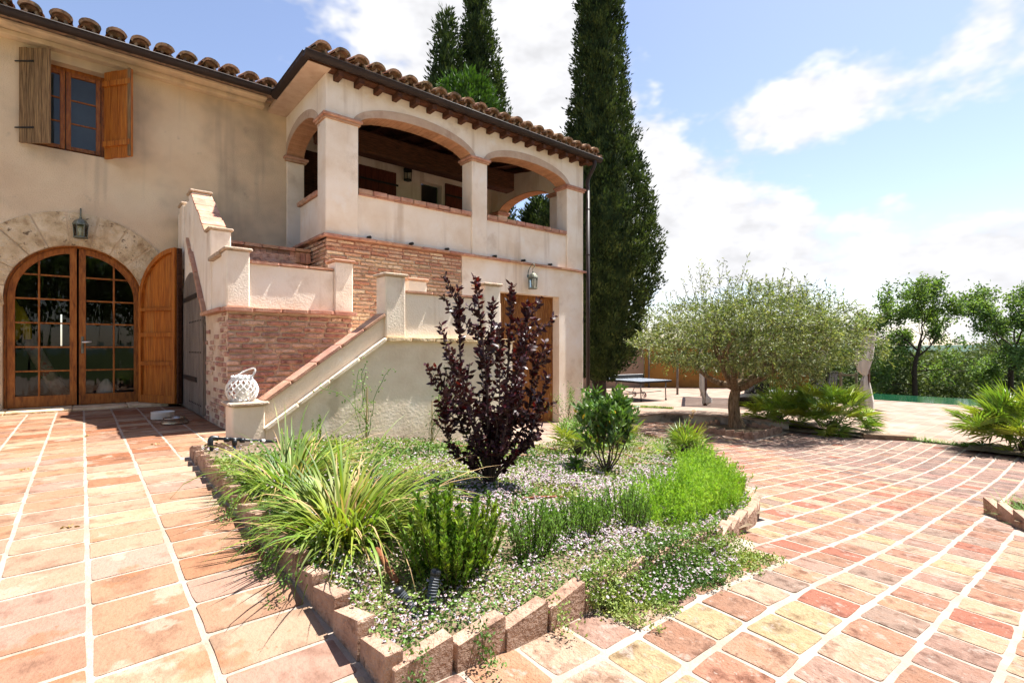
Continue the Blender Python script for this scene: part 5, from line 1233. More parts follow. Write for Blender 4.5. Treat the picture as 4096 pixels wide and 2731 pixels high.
def bed_bushes():
    x, y = 1.13, 1.70; z = gz(x, y)+.04
    t = thing('myrtle_bush', 'dense dark green upright myrtle bush near the front corner', 'bush', (x, y, z)); upright_bush(t, x, y, z, .175, .16, 100, .37, .024, .011, 'leaf_myrtle', 360, spread=.28)
    t = thing('rosemary_hedge', 'bright green feathery hedge at the right-hand tip of the bed', 'hedge', (3.4, 2.0, -.28))
    pl = [Vector(p) for p in ((2.5, 1.70), (2.95, 1.74), (3.35, 1.80), (3.7, 1.96), (4.15, 2.28), (4.7, 2.72))]
    P = []
    for k in range(len(pl)-1):
        for q in range(2):
            c = pl[k].lerp(pl[k+1], q/2+.2); upright_bush(t, c.x, c.y, gz(c.x, c.y)+.04, .30, .26, 110, .30+.02*q, .02, .0062, 'leaf_rosemary', 200, 'sprigs', R(30), False, .22)
    lab = ['loose feathery sprig bush touching the left end of the bright hedge', 'middle one of the low feathery sprig bushes among white flowers', 'leftmost low feathery sprig bush, right of the dark myrtle', 'thin low sprig bush between the leftmost and middle ones', 'low sprig bush just left of the one touching the hedge']
    for (x, y, w, h), l in zip(((2.28, 1.72, .15, .25), (1.9, 1.74, .13, .23), (1.54, 1.68, .11, .25), (1.72, 1.76, .09, .2), (2.09, 1.78, .12, .22)), lab):
        z = gz(x, y)+.04; t = thing('sprig_bush', l, 'bush', (x, y, z), 'feathery sprig bushes'); upright_bush(t, x, y, z, w, w, int(52*w/.1), h, .02, .0058, 'leaf_sprig', 210, spread=.25)
    # small myrtle-like shoots by the stair wall
    z = gz(1.55, 4.45)+.04; t = thing('young_shoots', 'two small leafy shoots against the stair wall behind the grass', 'plant', (1.55, 4.45, z)); upright_bush(t, 1.55, 4.45, z, .12, .05, 6, .3, .022, .008, 'leaf_myrtle', 260)
    # glossy shrub
    bx, by = 3.68, 2.98; z = gz(bx, by)+.04; t = thing('glossy_shrub', 'glossy broad-leaved green shrub right of the purple plum', 'shrub', (bx, by, z)); rg = random.Random(8); segs = []; tips = []
    for k in range(9):
        a = 2*math.pi*k/9; branches((bx, by, z), (math.cos(a)*(.35+.3*(k%3)), math.sin(a)*(.35+.3*(k%3)), 1), .31, .009, 2, rg, segs, tips, .55, .5, .76, (2, 3))
    build_segs(segs, 'stems', 'twig', t, 5); P = []; D = []; Y = []; YD = []
    for p, d in tips:
        for _ in range(7):
            o = Vector((rg.gauss(0, 1), rg.gauss(0, 1), rg.gauss(.4, .6))).normalized(); q = (p+Vector((rg.gauss(0, .02), rg.gauss(0, .02), rg.gauss(0, .02))))
            if q.z > z+.92: continue
            (Y if rg.random() < .025 else P).append(q[:]); (YD if len(Y) > len(YD) else D).append((o+d*.7).normalized()[:])
    P = np.array(P); D = np.array(D); n = len(P); print('pitto', n); Leaves().add(cards(P, D, .078*nr.uniform(.7, 1.2, n), .026*nr.uniform(.8, 1.2, n), .2, 6)).build('leaves', 'leaf_pitto', t)
    Leaves().add(cards(np.array(Y), np.array(YD), .06, .02, .2, 6)).build('yellow_leaves', 'leaf_yellow', t)
    x, y = 3.28, 3.02; z2 = gz(x, y)+.05; t = thing('low_seedling', 'low broad-leaved seedling left of the glossy shrub', 'plant', (x, y, z2)); D = unit(rdir(26)+[0, 0, .5]); Leaves().add(cards(np.tile([x, y, z2+.04], (26, 1))+rdir(26)*.03, D, .11, .04, .2, 6)).build('leaves', 'leaf_pitto', t)
    # thin twiggy shrub in front of the garage door
    for (bx, by, h, lab, nn) in ((6.9, 6.35, .85, 'thin twiggy shrub with sparse small leaves before the garage jamb', 7), (4.6, 4.2, .45, 'low sprawling small-leaved shrub left behind the glossy one', 9)):
        z = gz(bx, by)+.02; t = thing('thin_shrub', lab, 'shrub', (bx, by, z)); segs = []; tips = []
        for k in range(nn):
            a = rg.uniform(0, 6.28); branches((bx, by, z), (math.cos(a)*.6, math.sin(a)*.6, 1), h*.5, .009, 2, rg, segs, tips, .5, .2, .62, (2, 3), .3)
        build_segs(segs, 'stems', 'twig', t, 4); P = np.repeat(np.array([p[:] for p, d in tips]), 4, 0); P = P+nr.normal(size=P.shape)*.03; n = len(P)
        Leaves().add(cards(P, unit(rdir(n)+[0, 0, .3]), .03, .013, .2)).build('leaves', 'leaf_sprig', t)
    # iris, spikes
    def iris(x, y, n, h, w, lab, mt='leaf_pitto'):
        z = gz(x, y)+.04; t = thing('iris_plant', lab, 'plant', (x, y, z)); a = nr.uniform(0, 6.28, n); P = np.c_[x+np.cos(a)*.03, y+np.sin(a)*.03, np.full(n, z)]; e = nr.uniform(.75, 1.45, n)
        blades(P, np.c_[np.cos(a)*np.cos(e), np.sin(a)*np.cos(e), np.sin(e)], h*nr.uniform(.6, 1.1, n), w, nr.uniform(.1, .8, n), 'leaves', mt, t, 5)
        return t
    iris(4.65, 2.80, 9, .27, .03, 'sword-leaved iris at the back of the bright hedge'); iris(5.85, 3.85, 16, .3, .012, 'thin spiky tuft left of the dwarf palm and iris', 'leaf_palm')
    sx, sy = 6.1, 3.75; z = gz(sx, sy); t = thing('seed_stalk', 'dry brown seed stalk leaning up from the spiky tuft', 'plant', (sx, sy, z)); m = MB(); st = curve_pts([(sx, sy, z), (sx+.05, sy-.03, z+.3), (sx+.2, sy-.12, z+.6)], 5); m.tube(st, .006, 5); m.build('stalk', MT['twig'], t)
    P = np.array([p[:] for p in st[5:]]).repeat(9, 0); n = len(P); Leaves().add(cards(P+nr.normal(size=P.shape)*.012, rdir(n), .03, .016, .2)).build('seed_heads', 'leaf_dry', t)
    for (x, y, lab) in ((5.6, 4.0, 'small red flower nearer the glossy shrub'), (5.75, 3.78, 'small red flower at the foot of the spiky tuft')):
        z = gz(x, y)+.06; t = thing('red_flower', lab, 'flower', (x, y, z), 'red flowers in the bed'); D = unit(rdir(16)+[0, 0, .6]); Leaves().add(cards(np.tile([x, y, z+.03], (16, 1)), D, .03, .018, .1)).build('petals', 'flower_red', t)
    # climbing vines with canes
    for (x, y, h, lab) in ((2.12, 4.70, .72, 'thin climbing vine tied to a cane on the stair wall, nearer the lower post'), (2.86, 4.70, .62, 'thin climbing vine with curling shoots on the stair wall, nearer the plum')):
        z = gz(x, y)+.03; t = thing('climbing_vine', lab, 'vine', (x, y, z), 'vines on the stair wall'); MB().tube([(x, y, z), (x+.02, y+.03, z+h*.75)], [.007, .005], 6).build('cane', MT['cane'], t)
        segs = []; P = []
        for k in range(5):
            pts = [Vector((x, y, z))]; d = Vector((rg.uniform(-.35, .35), 0, 1)).normalized()
            for i in range(9):
                d = (d+Vector((rg.uniform(-.45, .45), rg.uniform(-.06, .03), rg.uniform(-.15, .15)))).normalized(); q = pts[-1]+d*h*rg.uniform(.09, .15); q.y = min(q.y, 4.75); pts.append(q)
            segs.append((pts, [.003]*len(pts))); P += [p[:] for p in pts[2:]]*4
        build_segs(segs, 'stems', 'leaf_sprig', t, 4); P = np.array(P)+nr.normal(size=(len(P), 3))*[.03, .015, .03]; n = len(P); Leaves().add(cards(P, rdir(n), .032, .014, .15)).build('leaves', 'leaf_sprig', t)
    # feathery herb in the right bed, kerb weeds
    x, y = 5.75, .35; z = gz(x, y)+.05; t = thing('feathery_herb', 'feathery green herb in the bed at the right edge', 'plant', (x, y, z)); n = 420; a = nr.uniform(0, 6.28, n); e = nr.uniform(.1, 1.2, n)
    blades(np.c_[x+nr.normal(size=n)*.12, y+nr.normal(size=n)*.12, np.full(n, z)], np.c_[np.cos(a)*np.cos(e), np.sin(a)*np.cos(e), np.sin(e)], nr.uniform(.1, .26, n), .005, nr.uniform(.2, 1.4, n), 'leaves', 'leaf_sprig', t, 4)
    for (x, y, s, lab) in ((11.87, 2.15, .3, 'low weed tuft along the terrace edge, left one'), (11.75, 1.72, .2, 'low weed tuft along the terrace edge, beside the right palm')):
        z = gz(x, y)+.03; t = thing('weed_tuft', lab, 'weed', (x, y, z), 'weeds along the terrace edge'); n = 160; a = nr.uniform(0, 6.28, n); e = nr.uniform(.2, 1.3, n)
        blades(np.c_[x+nr.normal(size=n)*.06, y+nr.normal(size=n)*s*.6, np.full(n, z)], np.c_[np.cos(a)*np.cos(e), np.sin(a)*np.cos(e), np.sin(e)], nr.uniform(.05, .16, n), .008, nr.uniform(.2, 1.4, n), 'leaves', 'leaf_sprig', t, 4)
bed_bushes()

def ground_cover():
    def sample(n, dens):
        out = []
        while sum(map(len, out)) < n:
            X = nr.uniform(.66, 8, n*2); Y = nr.uniform(1.3, 5.9, n*2); ok = np.array([False]*len(X)); pr = dens(X, Y); sel = nr.uniform(0, 1, len(X)) < pr
            idx = np.nonzero(sel)[0]; ok = [i for i in idx if inside((X[i], Y[i]), bedi)]; out.append(np.c_[X[ok], Y[ok]])
        return np.concatenate(out)[:n]
    bedi = grow(BED, -.045)
    def nz(X, Y): return .5+.2*np.sin(X*5.1+Y*2.3)+.18*np.sin(Y*7.3-X*3.1+1)+.16*np.sin(X*13+Y*9+2*np.sin(Y*5))+.14*np.sin(Y*19-X*16+2*np.sin(X*6))
    def dl(X, Y):
        dd = X*FW[0]+Y*FW[1]; far = np.clip((dd-3.3)/2.2, 0, 1); return np.where((X < 1.35) & (Y > 4.2), .06, 1)*np.clip((1.9/np.maximum(dd, 1.2))**1.3, 0, 1)*(1-.72*far*nz(X, Y)*1.3).clip(.1, 1)
    XY = sample(46000, dl); n = len(XY); Z = tps_eval(GM, XY[:, 0], XY[:, 1])+.05+nr.uniform(0, .05, n)*(.4+nz(XY[:, 0], XY[:, 1]))
    dd = XY[:, 0]*FW[0]+XY[:, 1]*FW[1]
    D = unit(nr.normal(size=(n, 3))*[1, 1, .5]+[0, 0, .35]); L = Leaves().add(cards(np.c_[XY, Z], D, .017*nr.uniform(.7, 1.3, n)*np.clip(dd/2.2, 1, 1.9), .009*np.clip(dd/2.2, 1, 1.9), .2))
    # trailing mat over the front edging on to the paving
    TR = [(1.45,1.34),(1.44,1.27),(1.62,1.17),(1.82,1.10),(2.0,1.14),(2.2,1.06),(2.35,1.12),(2.55,1.24),(2.62,1.38),(2.2,1.42)]
    Q = np.c_[nr.uniform(1.36, 2.75, 90000), nr.uniform(.95, 1.45, 90000)]; Q = Q[[inside(q, TR) for q in Q]][:15000]
    edge = 1.31+np.interp(Q[:, 0], [1.9, 2.6], [0, .06]); h = np.where(Q[:, 1] > edge-.03, .135, .10*np.clip(1-(edge-Q[:, 1])/.14, .12, 1)); lump = nz(Q[:, 0]*2, Q[:, 1]*3)
    keep = nr.uniform(0, 1, len(Q)) < np.clip(1.25*lump+.9-(edge-Q[:, 1])*5.5, 0, 1); Q = Q[keep]; h = h[keep]; lump = lump[keep]
    TZ = tps_eval(GM, Q[:, 0], Q[:, 1])+.012+h*nr.uniform(.35, 1, len(Q)); L.add(cards(np.c_[Q, TZ], unit(rdir(len(Q))+[0, -.3, .2]), .016, .008, .2))
    for k in range(45):
        x = nr.uniform(1.42, 2.68); p = np.array([x, 1.28+.0*x]); d = unit(np.array([nr.uniform(-.3, 1.0), -1.]))*nr.uniform(.08, .27); m = int(60+np.linalg.norm(d)*260); s = nr.uniform(0, 1, m)
        q = p+d*s[:, None]+np.c_[.03*np.sin(s*7+k), np.zeros(m)]+nr.normal(size=(m, 2))*.011; zz = tps_eval(GM, q[:, 0], q[:, 1])+.008+.09*np.clip(1-s*3.2, 0, 1)+nr.uniform(0, .022, m)
        L.add(cards(np.c_[q, zz], unit(rdir(m)+[0, 0, .2]), .016, .008, .2))
    for (x, y, m, ln) in ((.62, 2.5, 220, .16), (.6, 2.95, 160, .12), (.61, 2.2, 200, .22), (.95, 1.27, 160, .12), (1.28, 1.26, 120, .1), (.60, 1.95, 90, .2), (.72, 1.29, 120, .12)):
        s = nr.uniform(0, 1, m); dx = (-.35*ln if x < .7 and y > 1.35 else 0); dy = (-.35*ln if y < 1.35 else 0)
        P = np.c_[x+dx*s+nr.normal(size=m)*.022, y+dy*s+nr.normal(size=m)*.03, gz(x, y)+.13-.13*s]; L.add(cards(P, rdir(m), .015, .008, .2))
    L.build('ground_cover', 'leaf_cover', None, kind='stuff', label='low creeping green ground cover filling the bed', category='ground cover')
    # flower heads
    def df(X, Y):
        dd = X*FW[0]+Y*FW[1]; core = np.exp(-((X-2.6)/1.3)**2-((Y-2.35)/.75)**2); near = np.exp(-((X-1.7)/1.1)**2-((Y-1.6)/.4)**2)
        return np.clip(1.0*core+.55*near+.1*(Y < 3.6)+.03, 0, 1)*np.clip((nz(X, Y)-.22)*1.9, .04, 1)
    XY = sample(12500, df); q2 = Q[nr.permutation(len(Q))[:1100]]; z1 = tps_eval(GM, XY[:, 0], XY[:, 1])+.075+nr.uniform(0, .035, len(XY))
    pk = nr.permutation(len(Q))[:900]; P = np.concatenate([np.c_[XY, z1], np.c_[Q[pk], TZ[pk]+.012]]); n = len(P)
    dd = P[:, 0]*FW[0]+P[:, 1]*FW[1]; r_ = .0062*nr.uniform(.7, 1.25, n)*np.clip(dd/2.4, .9, 1.35)
    k = 6; a = np.arange(k)*2*math.pi/k; tilt = nr.normal(size=(n, 2))*.35
    ring = np.stack([np.cos(a), np.sin(a), np.zeros(k)], 1); V = np.zeros((n, k+1, 3)); 
    V[:, :k] = P[:, None]+ring[None]*r_[:, None, None]; V[:, :k, 2] += (ring[None, :, 0]*tilt[:, :1]+ring[None, :, 1]*tilt[:, 1:])*r_[:, None]; V[:, k] = P+np.c_[np.zeros((n, 2)), r_*.7]
    b = np.arange(n)[:, None]*(k+1); F = np.concatenate([b+[i, (i+1) % k, k] for i in range(k)], 0)
    mo('white_flowers', mesh_arr('white_flowers', V.reshape(-1, 3), F, MT['flower']), None, kind='stuff', label='tiny white flower heads scattered over the ground cover', category='flowers')
    e = r_*.55; V2 = np.zeros((n, 5, 3)); a = np.arange(4)*math.pi/2; rg4 = np.stack([np.cos(a), np.sin(a), np.zeros(4)], 1); top = P+np.c_[np.zeros((n, 2)), r_*.62]
    V2[:, :4] = top[:, None]+rg4[None]*e[:, None, None]; V2[:, 4] = top+np.c_[np.zeros((n, 2)), r_*.28]; b = np.arange(n)[:, None]*5
    sel = nr.uniform(0, 1, n) < .8; F = np.concatenate([b[sel]+[i, (i+1) % 4, 4] for i in range(4)], 0)
    mo('flower_eyes', mesh_arr('flower_eyes', V2.reshape(-1, 3), F, MT['flower_eye']), None, kind='stuff', label='dark purple centres of the tiny white flowers', category='flowers')
    # grass strip on the terrace
    n = 2600; s = nr.uniform(0, 1, n); X = 11.9+.02*s+nr.normal(size=n)*.0; Y = 9.3-1.85*s; w = .28*(1-s)+.06; X = X-nr.uniform(0, 1, n)*w*2.2; Z = tps_eval(TM, X, Y)
    a = nr.uniform(0, 6.28, n); e = nr.uniform(.5, 1.4, n); o = blades(np.c_[X, Y, Z], np.c_[np.cos(a)*np.cos(e), np.sin(a)*np.cos(e), np.sin(e)], nr.uniform(.04, .09, n), .012, nr.uniform(.2, 1, n), 'grass_strip', 'leaf_grass', None, 3)
    o['kind'] = 'stuff'; o['label'] = 'narrow strip of grass on the terrace before the table tennis table'; o['category'] = 'grass'
ground_cover()

def far_trees():
    def at(px, d): return (FW[0]*d+(px-1176)/1165*d*RT[0], FW[1]*d+(px-1176)/1165*d*RT[1])
    def oak(px, d, seed, lab, sc=1., zb=-3.0, group='oaks beyond the pool', ctr=0.):
        x, y = at(px, d); t = thing('oak_tree', lab, 'tree', (x, y, zb), group); rg = random.Random(seed); segs = []; tips = []
        tr = curve_pts([(x, y, zb), (x-.25*sc, y+.1, zb+1.5*sc), (x-.3*sc, y+.1, zb+2.9*sc), (x-.05, y, zb+3.7*sc)], 4); segs.append((tr, [.15*sc-.006*i for i in range(len(tr))]))
        for k in range(6):
            a = 2*math.pi*k/6+.4; branches(tr[-1] if k % 2 else tr[-3], (math.cos(a), math.sin(a), (.35, 1.3, .6, 1.9, .3, .9)[k]), rg.uniform(.9, 1.5)*sc, .055*sc, 4, rg, segs, tips, .9, .22, .76, (2, 3), .4)
        for k in range(5):
            a = 2*math.pi*k/5+.9; branches(tr[4+k], (math.cos(a), math.sin(a), .25), rg.uniform(.8, 1.2)*sc, .03*sc, 3, rg, segs, tips, .9, .1, .74, (2, 3), .4)
        build_segs(segs, 'trunk', 'bark_dark', t, 6); L = Leaves(); TP = np.array([p[:] for p, d_ in tips]); print('oak tips', len(TP))
        TP = TP[nr.permutation(len(TP))[:1000]]; P = TP.repeat(13, 0)+nr.normal(size=(len(TP)*13, 3))*.15*sc; n = len(P)
        L.add(cards(P, unit(rdir(n)+[0, 0, .2]), .16*sc*nr.uniform(.6, 1.3, n), .09*sc, .2)).build('crown', 'leaf_oak', t); return t
    oak(2110, 27, 3, 'open-crowned oak with dark forked trunk just beyond the pool', 1.0); oak(2330, 27, 11, 'oak cut by the right edge beyond the pool', 1.02)
    # dense scrub and woodland beyond the terrace
    L = Leaves(); rg = random.Random(31)
    blobs = []
    for k in range(130):
        px = rg.uniform(1640, 2560); d = rg.uniform(27, 48); base = 800+1165*2.9/d; yt = np.interp(px, [1640, 1960, 2010, 2100, 2230, 2300, 2600], [790, 735, 745, 790, 795, 765, 760])+(rg.uniform(-14, 60) if k % 5 else rg.uniform(-34, 0)); h = (base-yt)*d/1165
        x, y = at(px, d); blobs.append((x, y, -3, rg.uniform(.7, 1.7), max(1.2, h)))
    for k in range(26):
        px = rg.uniform(1330, 1700); d = rg.uniform(30, 42); x, y = at(px, d); blobs.append((x, y, -3, rg.uniform(1., 1.8), rg.uniform(3.6, 4.6)))
    for k in range(60):
        px = rg.uniform(1700, 2600); d = rg.uniform(48, 110); x, y = at(px, d); h = (800+1165*4/d-rg.uniform(797, 822))*d/1165; blobs.append((x, y, -4, rg.uniform(2, 4.5), max(2.5, h)))
    for x, y, z, r_, h in blobs:
        n = 800; q = rdir(n); k = nr.uniform(.55, 1.0, n)**.6*(1+.2*np.sin(q[:, 0]*6+x)+.16*np.sin(q[:, 2]*9+y)); P = np.c_[x+q[:, 0]*r_*k, y+q[:, 1]*r_*k, z+h*.52+q[:, 2]*h*.5*k]
        L.add(cards(P, unit(q+rdir(n)*.9), .26*nr.uniform(.5, 1.3, n), .13, .2))
    L.build('woodland', 'leaf_wood', None, kind='stuff', label='dense dark green scrub beyond the pool and garden wall', category='woodland')
    # trees behind the viewer that the door glass reflects
    rg = random.Random(77)
    for k, (x, y, s) in enumerate(((-9, -9, 1.9), (-3, -12, 2.2), (3.5, -13, 2.0), (9, -11, 1.8))):
        t = thing('garden_tree', ['leftmost', 'left middle', 'right middle', 'rightmost'][k]+' leafy tree behind the viewer, mirrored in the door glass', 'tree', (x, y, -.4), 'trees mirrored in the glass')
        MB().tube([(x, y, -.5), (x, y, 2.5*s)], [.2*s, .1*s], 8).build('trunk', MT['bark_dark'], t); n = 5200; q = rdir(n); kk = nr.uniform(.5, 1, n)*(1+.22*np.sin(q[:, 0]*7+k)+.2*np.sin(q[:, 2]*8+q[:, 1]*5))
        Leaves().add(cards(np.c_[x, y, 2.4*s]+q*kk[:, None]*np.array([2.0, 2.0, 1.9])*s, rdir(n), .42, .26, .2)).build('crown', 'leaf_oak', t)
far_trees()
# ------------------------------------------------------------------ smaller things
def wall_lantern(label, p, out, s=1., bracket='scroll', mt='lamp_metal'):
    """six-sided lantern; p = lantern body centre, out = unit vector away from the wall"""
    t = thing('wall_lantern', label, 'lantern', p); M = MT[mt]; x, y, z = p; o = Vector(out); w = .075*s
    m = MB(); m.lathe([(w*.95, -.105*s), (w*1.12, -.10*s), (w*1.1, -.085*s), (w*.95, -.08*s)], p, 6); m.build('base', M, t)
    m = MB(); m.lathe([(w*1.22, .08*s), (w*1.18, .10*s), (w*.85, .14*s), (w*.4, .165*s), (w*.18, .17*s), (w*.2, .19*s), (w*.08, .205*s)], p, 6); m.build('cap', M, t)
    for k in range(6):
        a = 2*math.pi*k/6; m = MB(); m.tube([(x+math.cos(a)*w*.95, y+math.sin(a)*w*.95, z-.085*s), (x+math.cos(a)*w*1.08, y+math.sin(a)*w*1.08, z+.085*s)], .006*s, 5); m.build('corner_bar', M, t)
        a2 = a+math.pi/3; m = MB(); m.add([(x+math.cos(q)*r_, y+math.sin(q)*r_, z+h) for q, r_, h in ((a, w*.93, -.082*s), (a2, w*.93, -.082*s), (a2, w*1.05, .082*s), (a, w*1.05, .082*s))], [(0, 1, 2, 3)]); m.build('pane', MT['lamp_glass'], t)
    m = MB(); m.lathe([(.012*s, -.08*s), (.012*s, -.03*s), (.026*s, .0), (.024*s, .03*s), (.006*s, .05*s)], p, 10); m.build('bulb', MT['candle'], t, True)
    wall = Vector(p)-o*.13*s
    if bracket == 'scroll':
        m = MB(); top = Vector(p)+Vector((0, 0, .2*s)); m.tube(curve_pts([wall+Vector((0, 0, .13*s)), wall+o*.03*s+Vector((0, 0, .24*s)), Vector(p)+Vector((0, 0, .33*s)), Vector(p)+o*.04*s+Vector((0, 0, .28*s)), Vector(p)+Vector((0, 0, .25*s)), top], 6), .007*s, 6); m.build('bracket', M, t, True)
        m = MB(); m.lathe([(.03*s, 0), (.03*s, .012)], n=12); b = m.build('wall_plate', M, t); b.matrix_basis = Matrix.Translation(wall+Vector((0, 0, .13*s))) @ o.to_track_quat('Z', 'Y').to_matrix().to_4x4()
    else:
        m = MB(); m.tube(curve_pts([wall+o*.0+Vector((0, 0, .30*s)), wall+o*.06*s+Vector((0, 0, .31*s)), Vector(p)+Vector((0, 0, .27*s)), Vector(p)+Vector((0, 0, .2*s))], 6), .006*s, 6); m.tube([wall+Vector((0, 0, .18*s)), wall+Vector((0, 0, .34*s))], .009*s, 6); m.build('bracket', M, t, True)
    return t
wall_lantern('grey metal lantern above the arched glass door', (-.015, 9.25, 2.48), (0, -1, 0), 1.0, 'arm')
wall_lantern('grey-green scroll-armed lantern above the garage door', (6.78, 7.36, 2.14), (0, -1, 0), 1.15)
wall_lantern('black lantern on the shaded wall inside the loggia', (5.62, 10.27, 4.76), (0, -1, 0), 1.2, 'arm', 'iron')

def wicker():
    x, y, z = 1.065, 4.90, .392; t = thing('wicker_lantern', 'white woven wicker candle lantern on the lowest stair post', 'lantern', (x, y, z)); W = MT['white']; r0 = .118
    def rad(h): return .078+.046*math.sin(math.pi*min(1, max(0, h/.19)))**.8
    MB().lathe([(.088, 0), (.09, .012), (.082, .02)], (x, y, z), 20).build('base', W, t, True)
    MB().lathe([(.078, .185), (.086, .19), (.086, .21), (.075, .212), (.07, .2)], (x, y, z), 20).build('rim', W, t, True)
    n = 15
    for k in range(n):
        for s in (-1, 1):
            pts = [];
            for i in range(9):
                h = .012+.18*i/8; a = 2*math.pi*k/n+s*i/8*1.25; r_ = rad(h)+(.004 if s > 0 else -.003); pts.append((x+r_*math.cos(a), y+r_*math.sin(a), z+h))
            m = MB(); m.tube(pts, .0052, 5, False); m.build('cane_strip', W, t)
    br = MB(); br.tube([(x+.08*math.cos(a), y+.08*math.sin(a), z+.214+.004*math.sin(a*14)) for a in [2*math.pi*i/48 for i in range(49)]], .007, 5, False); br.build('braided_edge', W, t)
    h = curve_pts([Vector((x, y, z+.2))+Vector((RT[0], RT[1], 0))*a+Vector((0, 0, b)) for a, b in ((-.06, 0), (-.03, .03), (.03, .065), (.10, .085), (.115, .068), (.10, .03), (.075, .005))], 6)
    for q in range(3): MB().tube([p+Vector((.004*math.sin(i*1.1+q*2.1), .006*math.cos(i*1.1+q*2.1), .004*math.cos(i*.9+q*2.1))) for i, p in enumerate(h)], .0045, 5).build('handle', W, t)
    MB().lathe([(.05, .02), (.052, .025), (.052, .15), (.045, .155)], (x, y, z), 14).build('candle', MT['candle'], t, True)
wicker()
def bowls():
    x, y = .735, 7.30; z = gz(x, y)+.012; t = thing('dog_bowl', 'beige enamel dog bowl under the open door leaf', 'bowl', (x, y, z)); MB().lathe([(.115, 0), (.12, .005), (.118, .075), (.122, .082), (.114, .084), (.11, .03), (.05, .02), (.01, .02)], (x, y, z), 28).build('bowl', MT['enamel'], t, True)
    x, y = .80, 6.84; z = gz(x, y)+.012; t = thing('dog_bowl', 'shiny steel dog bowl in front of the beige one', 'bowl', (x, y, z)); MB().lathe([(.135, 0), (.137, .006), (.108, .055), (.115, .06), (.105, .062), (.095, .03), (.05, .018), (.01, .017)], (x, y, z), 32).build('bowl', MT['steel'], t, True)
    for k, (x, y) in enumerate(((.05, 6.4), (-.05, 3.3), (-.3, 4.9), (.5, 5.4))):
        z = gz(x, y)+.014; D = unit(nr.normal(size=(5, 3))*[1, 1, .35]); Leaves().add(cards(np.tile([x, y, z], (5, 1))+nr.normal(size=(5, 3))*[.012, .012, .002], D, .028, .014, .3, 6)).build('fallen_leaf', 'leaf_dry', None, label=['dry curled leaf', 'tiny dry leaf', 'lone dry leaf', 'small dry leaf'][k]+[' near the shadow edge before the door', ' on the pale tiles in the left foreground', ' on the tiles at the left, mid distance', ' beside the bed end by the dog bowls'][k], category='leaf')
bowls()
def pipes():
    B = MT['black_plastic']; z = gz(.8, 4.6); UPZ = .03
    t = thing('irrigation_pipe', 'black plastic irrigation pipe with elbow and tee at the bed corner', 'pipe', (.8, 4.62, z)); y = 4.60
    MB().tube([(.81, y, .10), (1.27, y+.01, .02)], .011, 10).build('pipe', B, t, True)
    MB().tube(curve_pts([(.775, y-.01, .02), (.772, y-.01, .075), (.785, y, .105), (.83, y, .098)], 5), .021, 12).build('elbow', B, t, True)
    MB().tube([(.778, y-.01, .03), (.79, y-.02, -.05)], .012, 10).build('elbow_pipe', B, t, True)
    for a in (.87, .985): MB().tube([(a, y, .092-.17*(a-.83)), (a+.035, y, .086-.17*(a-.83))], .02, 12).build('coupling', B, t, True)
    MB().tube([(.90, y, .085), (.99, y, .073)], .015, 12).build('tee', B, t, True); MB().tube([(.945, y, .08), (.945, y-.003, .03)], .019, 12).build('tee_socket', B, t, True)
    MB().tube([(.945, y-.003, .035), (.94, y-.01, -.09)], .011, 10).build('riser', MT['blue_pipe'], t, True); MB().tube([(1.15, y+.007, .04), (1.175, y+.008, .036)], .014, 10).build('clip', MT['white'], t, True)
    for c_ in t.children: c_.matrix_basis = Matrix.Translation((0, 0, .035)) @ c_.matrix_basis
    def conduit(label, a, b, c, g):
        t = thing('conduit_end', label, 'conduit', a, 'corrugated conduit ends'); pts = curve_pts([a, b, c], 16); rs = [.0165+(.0022 if i % 2 else -.0014) for i in range(len(pts))]; MB().tube(pts, rs, 14).build('corrugated_tube', MT['grey_plastic'], t); d = (pts[-1]-pts[-2]).normalized()
        MB().tube([pts[-1]-d*.012, pts[-1]+d*.006, pts[-1]+d*.014], [.0195, .019, .008], 10).build('taped_end', MT['black_plastic'], t, True)
    z = gz(.9, 1.55)+.03
    conduit('grey corrugated conduit end leaning left at the bed corner', (.885, 1.53, z-.01), (.868, 1.575, z+.045), (.845, 1.615, z+.085), 0); conduit('grey corrugated conduit end standing upright at the bed corner', (.925, 1.535, z-.01), (.94, 1.545, z+.07), (.965, 1.56, z+.135), 0)
    z = gz(.9, 1.8)+.06; t = thing('rusty_pipe', 'short rust-brown pipe lying in the flowers behind the conduits', 'pipe', (.9, 1.8, z)); MB().tube([(.935, 1.97, z+.055), (.895, 1.72, z+.02)], .0125, 10).build('tube', MT['rust'], t, True)
    x, y = 2.2, 2.3; z = gz(x, y)+.075; t = thing('stick', 'brown stick lying on the white flowers', 'stick', (x, y, z)); MB().tube(curve_pts([(x-.12, y+.10, z), (x, y, z+.012), (x+.14, y-.07, z)], 4), .009, 6).build('stick', MT['rust'], t)
    for k, (pl, lab) in enumerate((([(2.9,4.3),(3.6,4.45),(4.4,4.2),(4.9,3.8),(4.7,3.4)], 'brown drip hose curling behind the purple plum'), ([(2.6,3.6),(3.2,3.75),(3.9,3.62),(4.2,3.3)], 'brown drip hose lying left of the glossy shrub'), ([(4.3,3.2),(4.8,3.05),(5.1,2.95),(5.6,3.3),(6.2,4.0)], 'brown drip hose running from the glossy shrub to the dwarf palm'))):
        pts = curve_pts([(a, b, gz(a, b)+.07) for a, b in pl], 8); t = thing('drip_hose', lab, 'hose', pts[0]); MB().tube(pts, .011, 8).build('hose', MT['hose'], t, True)
pipes()

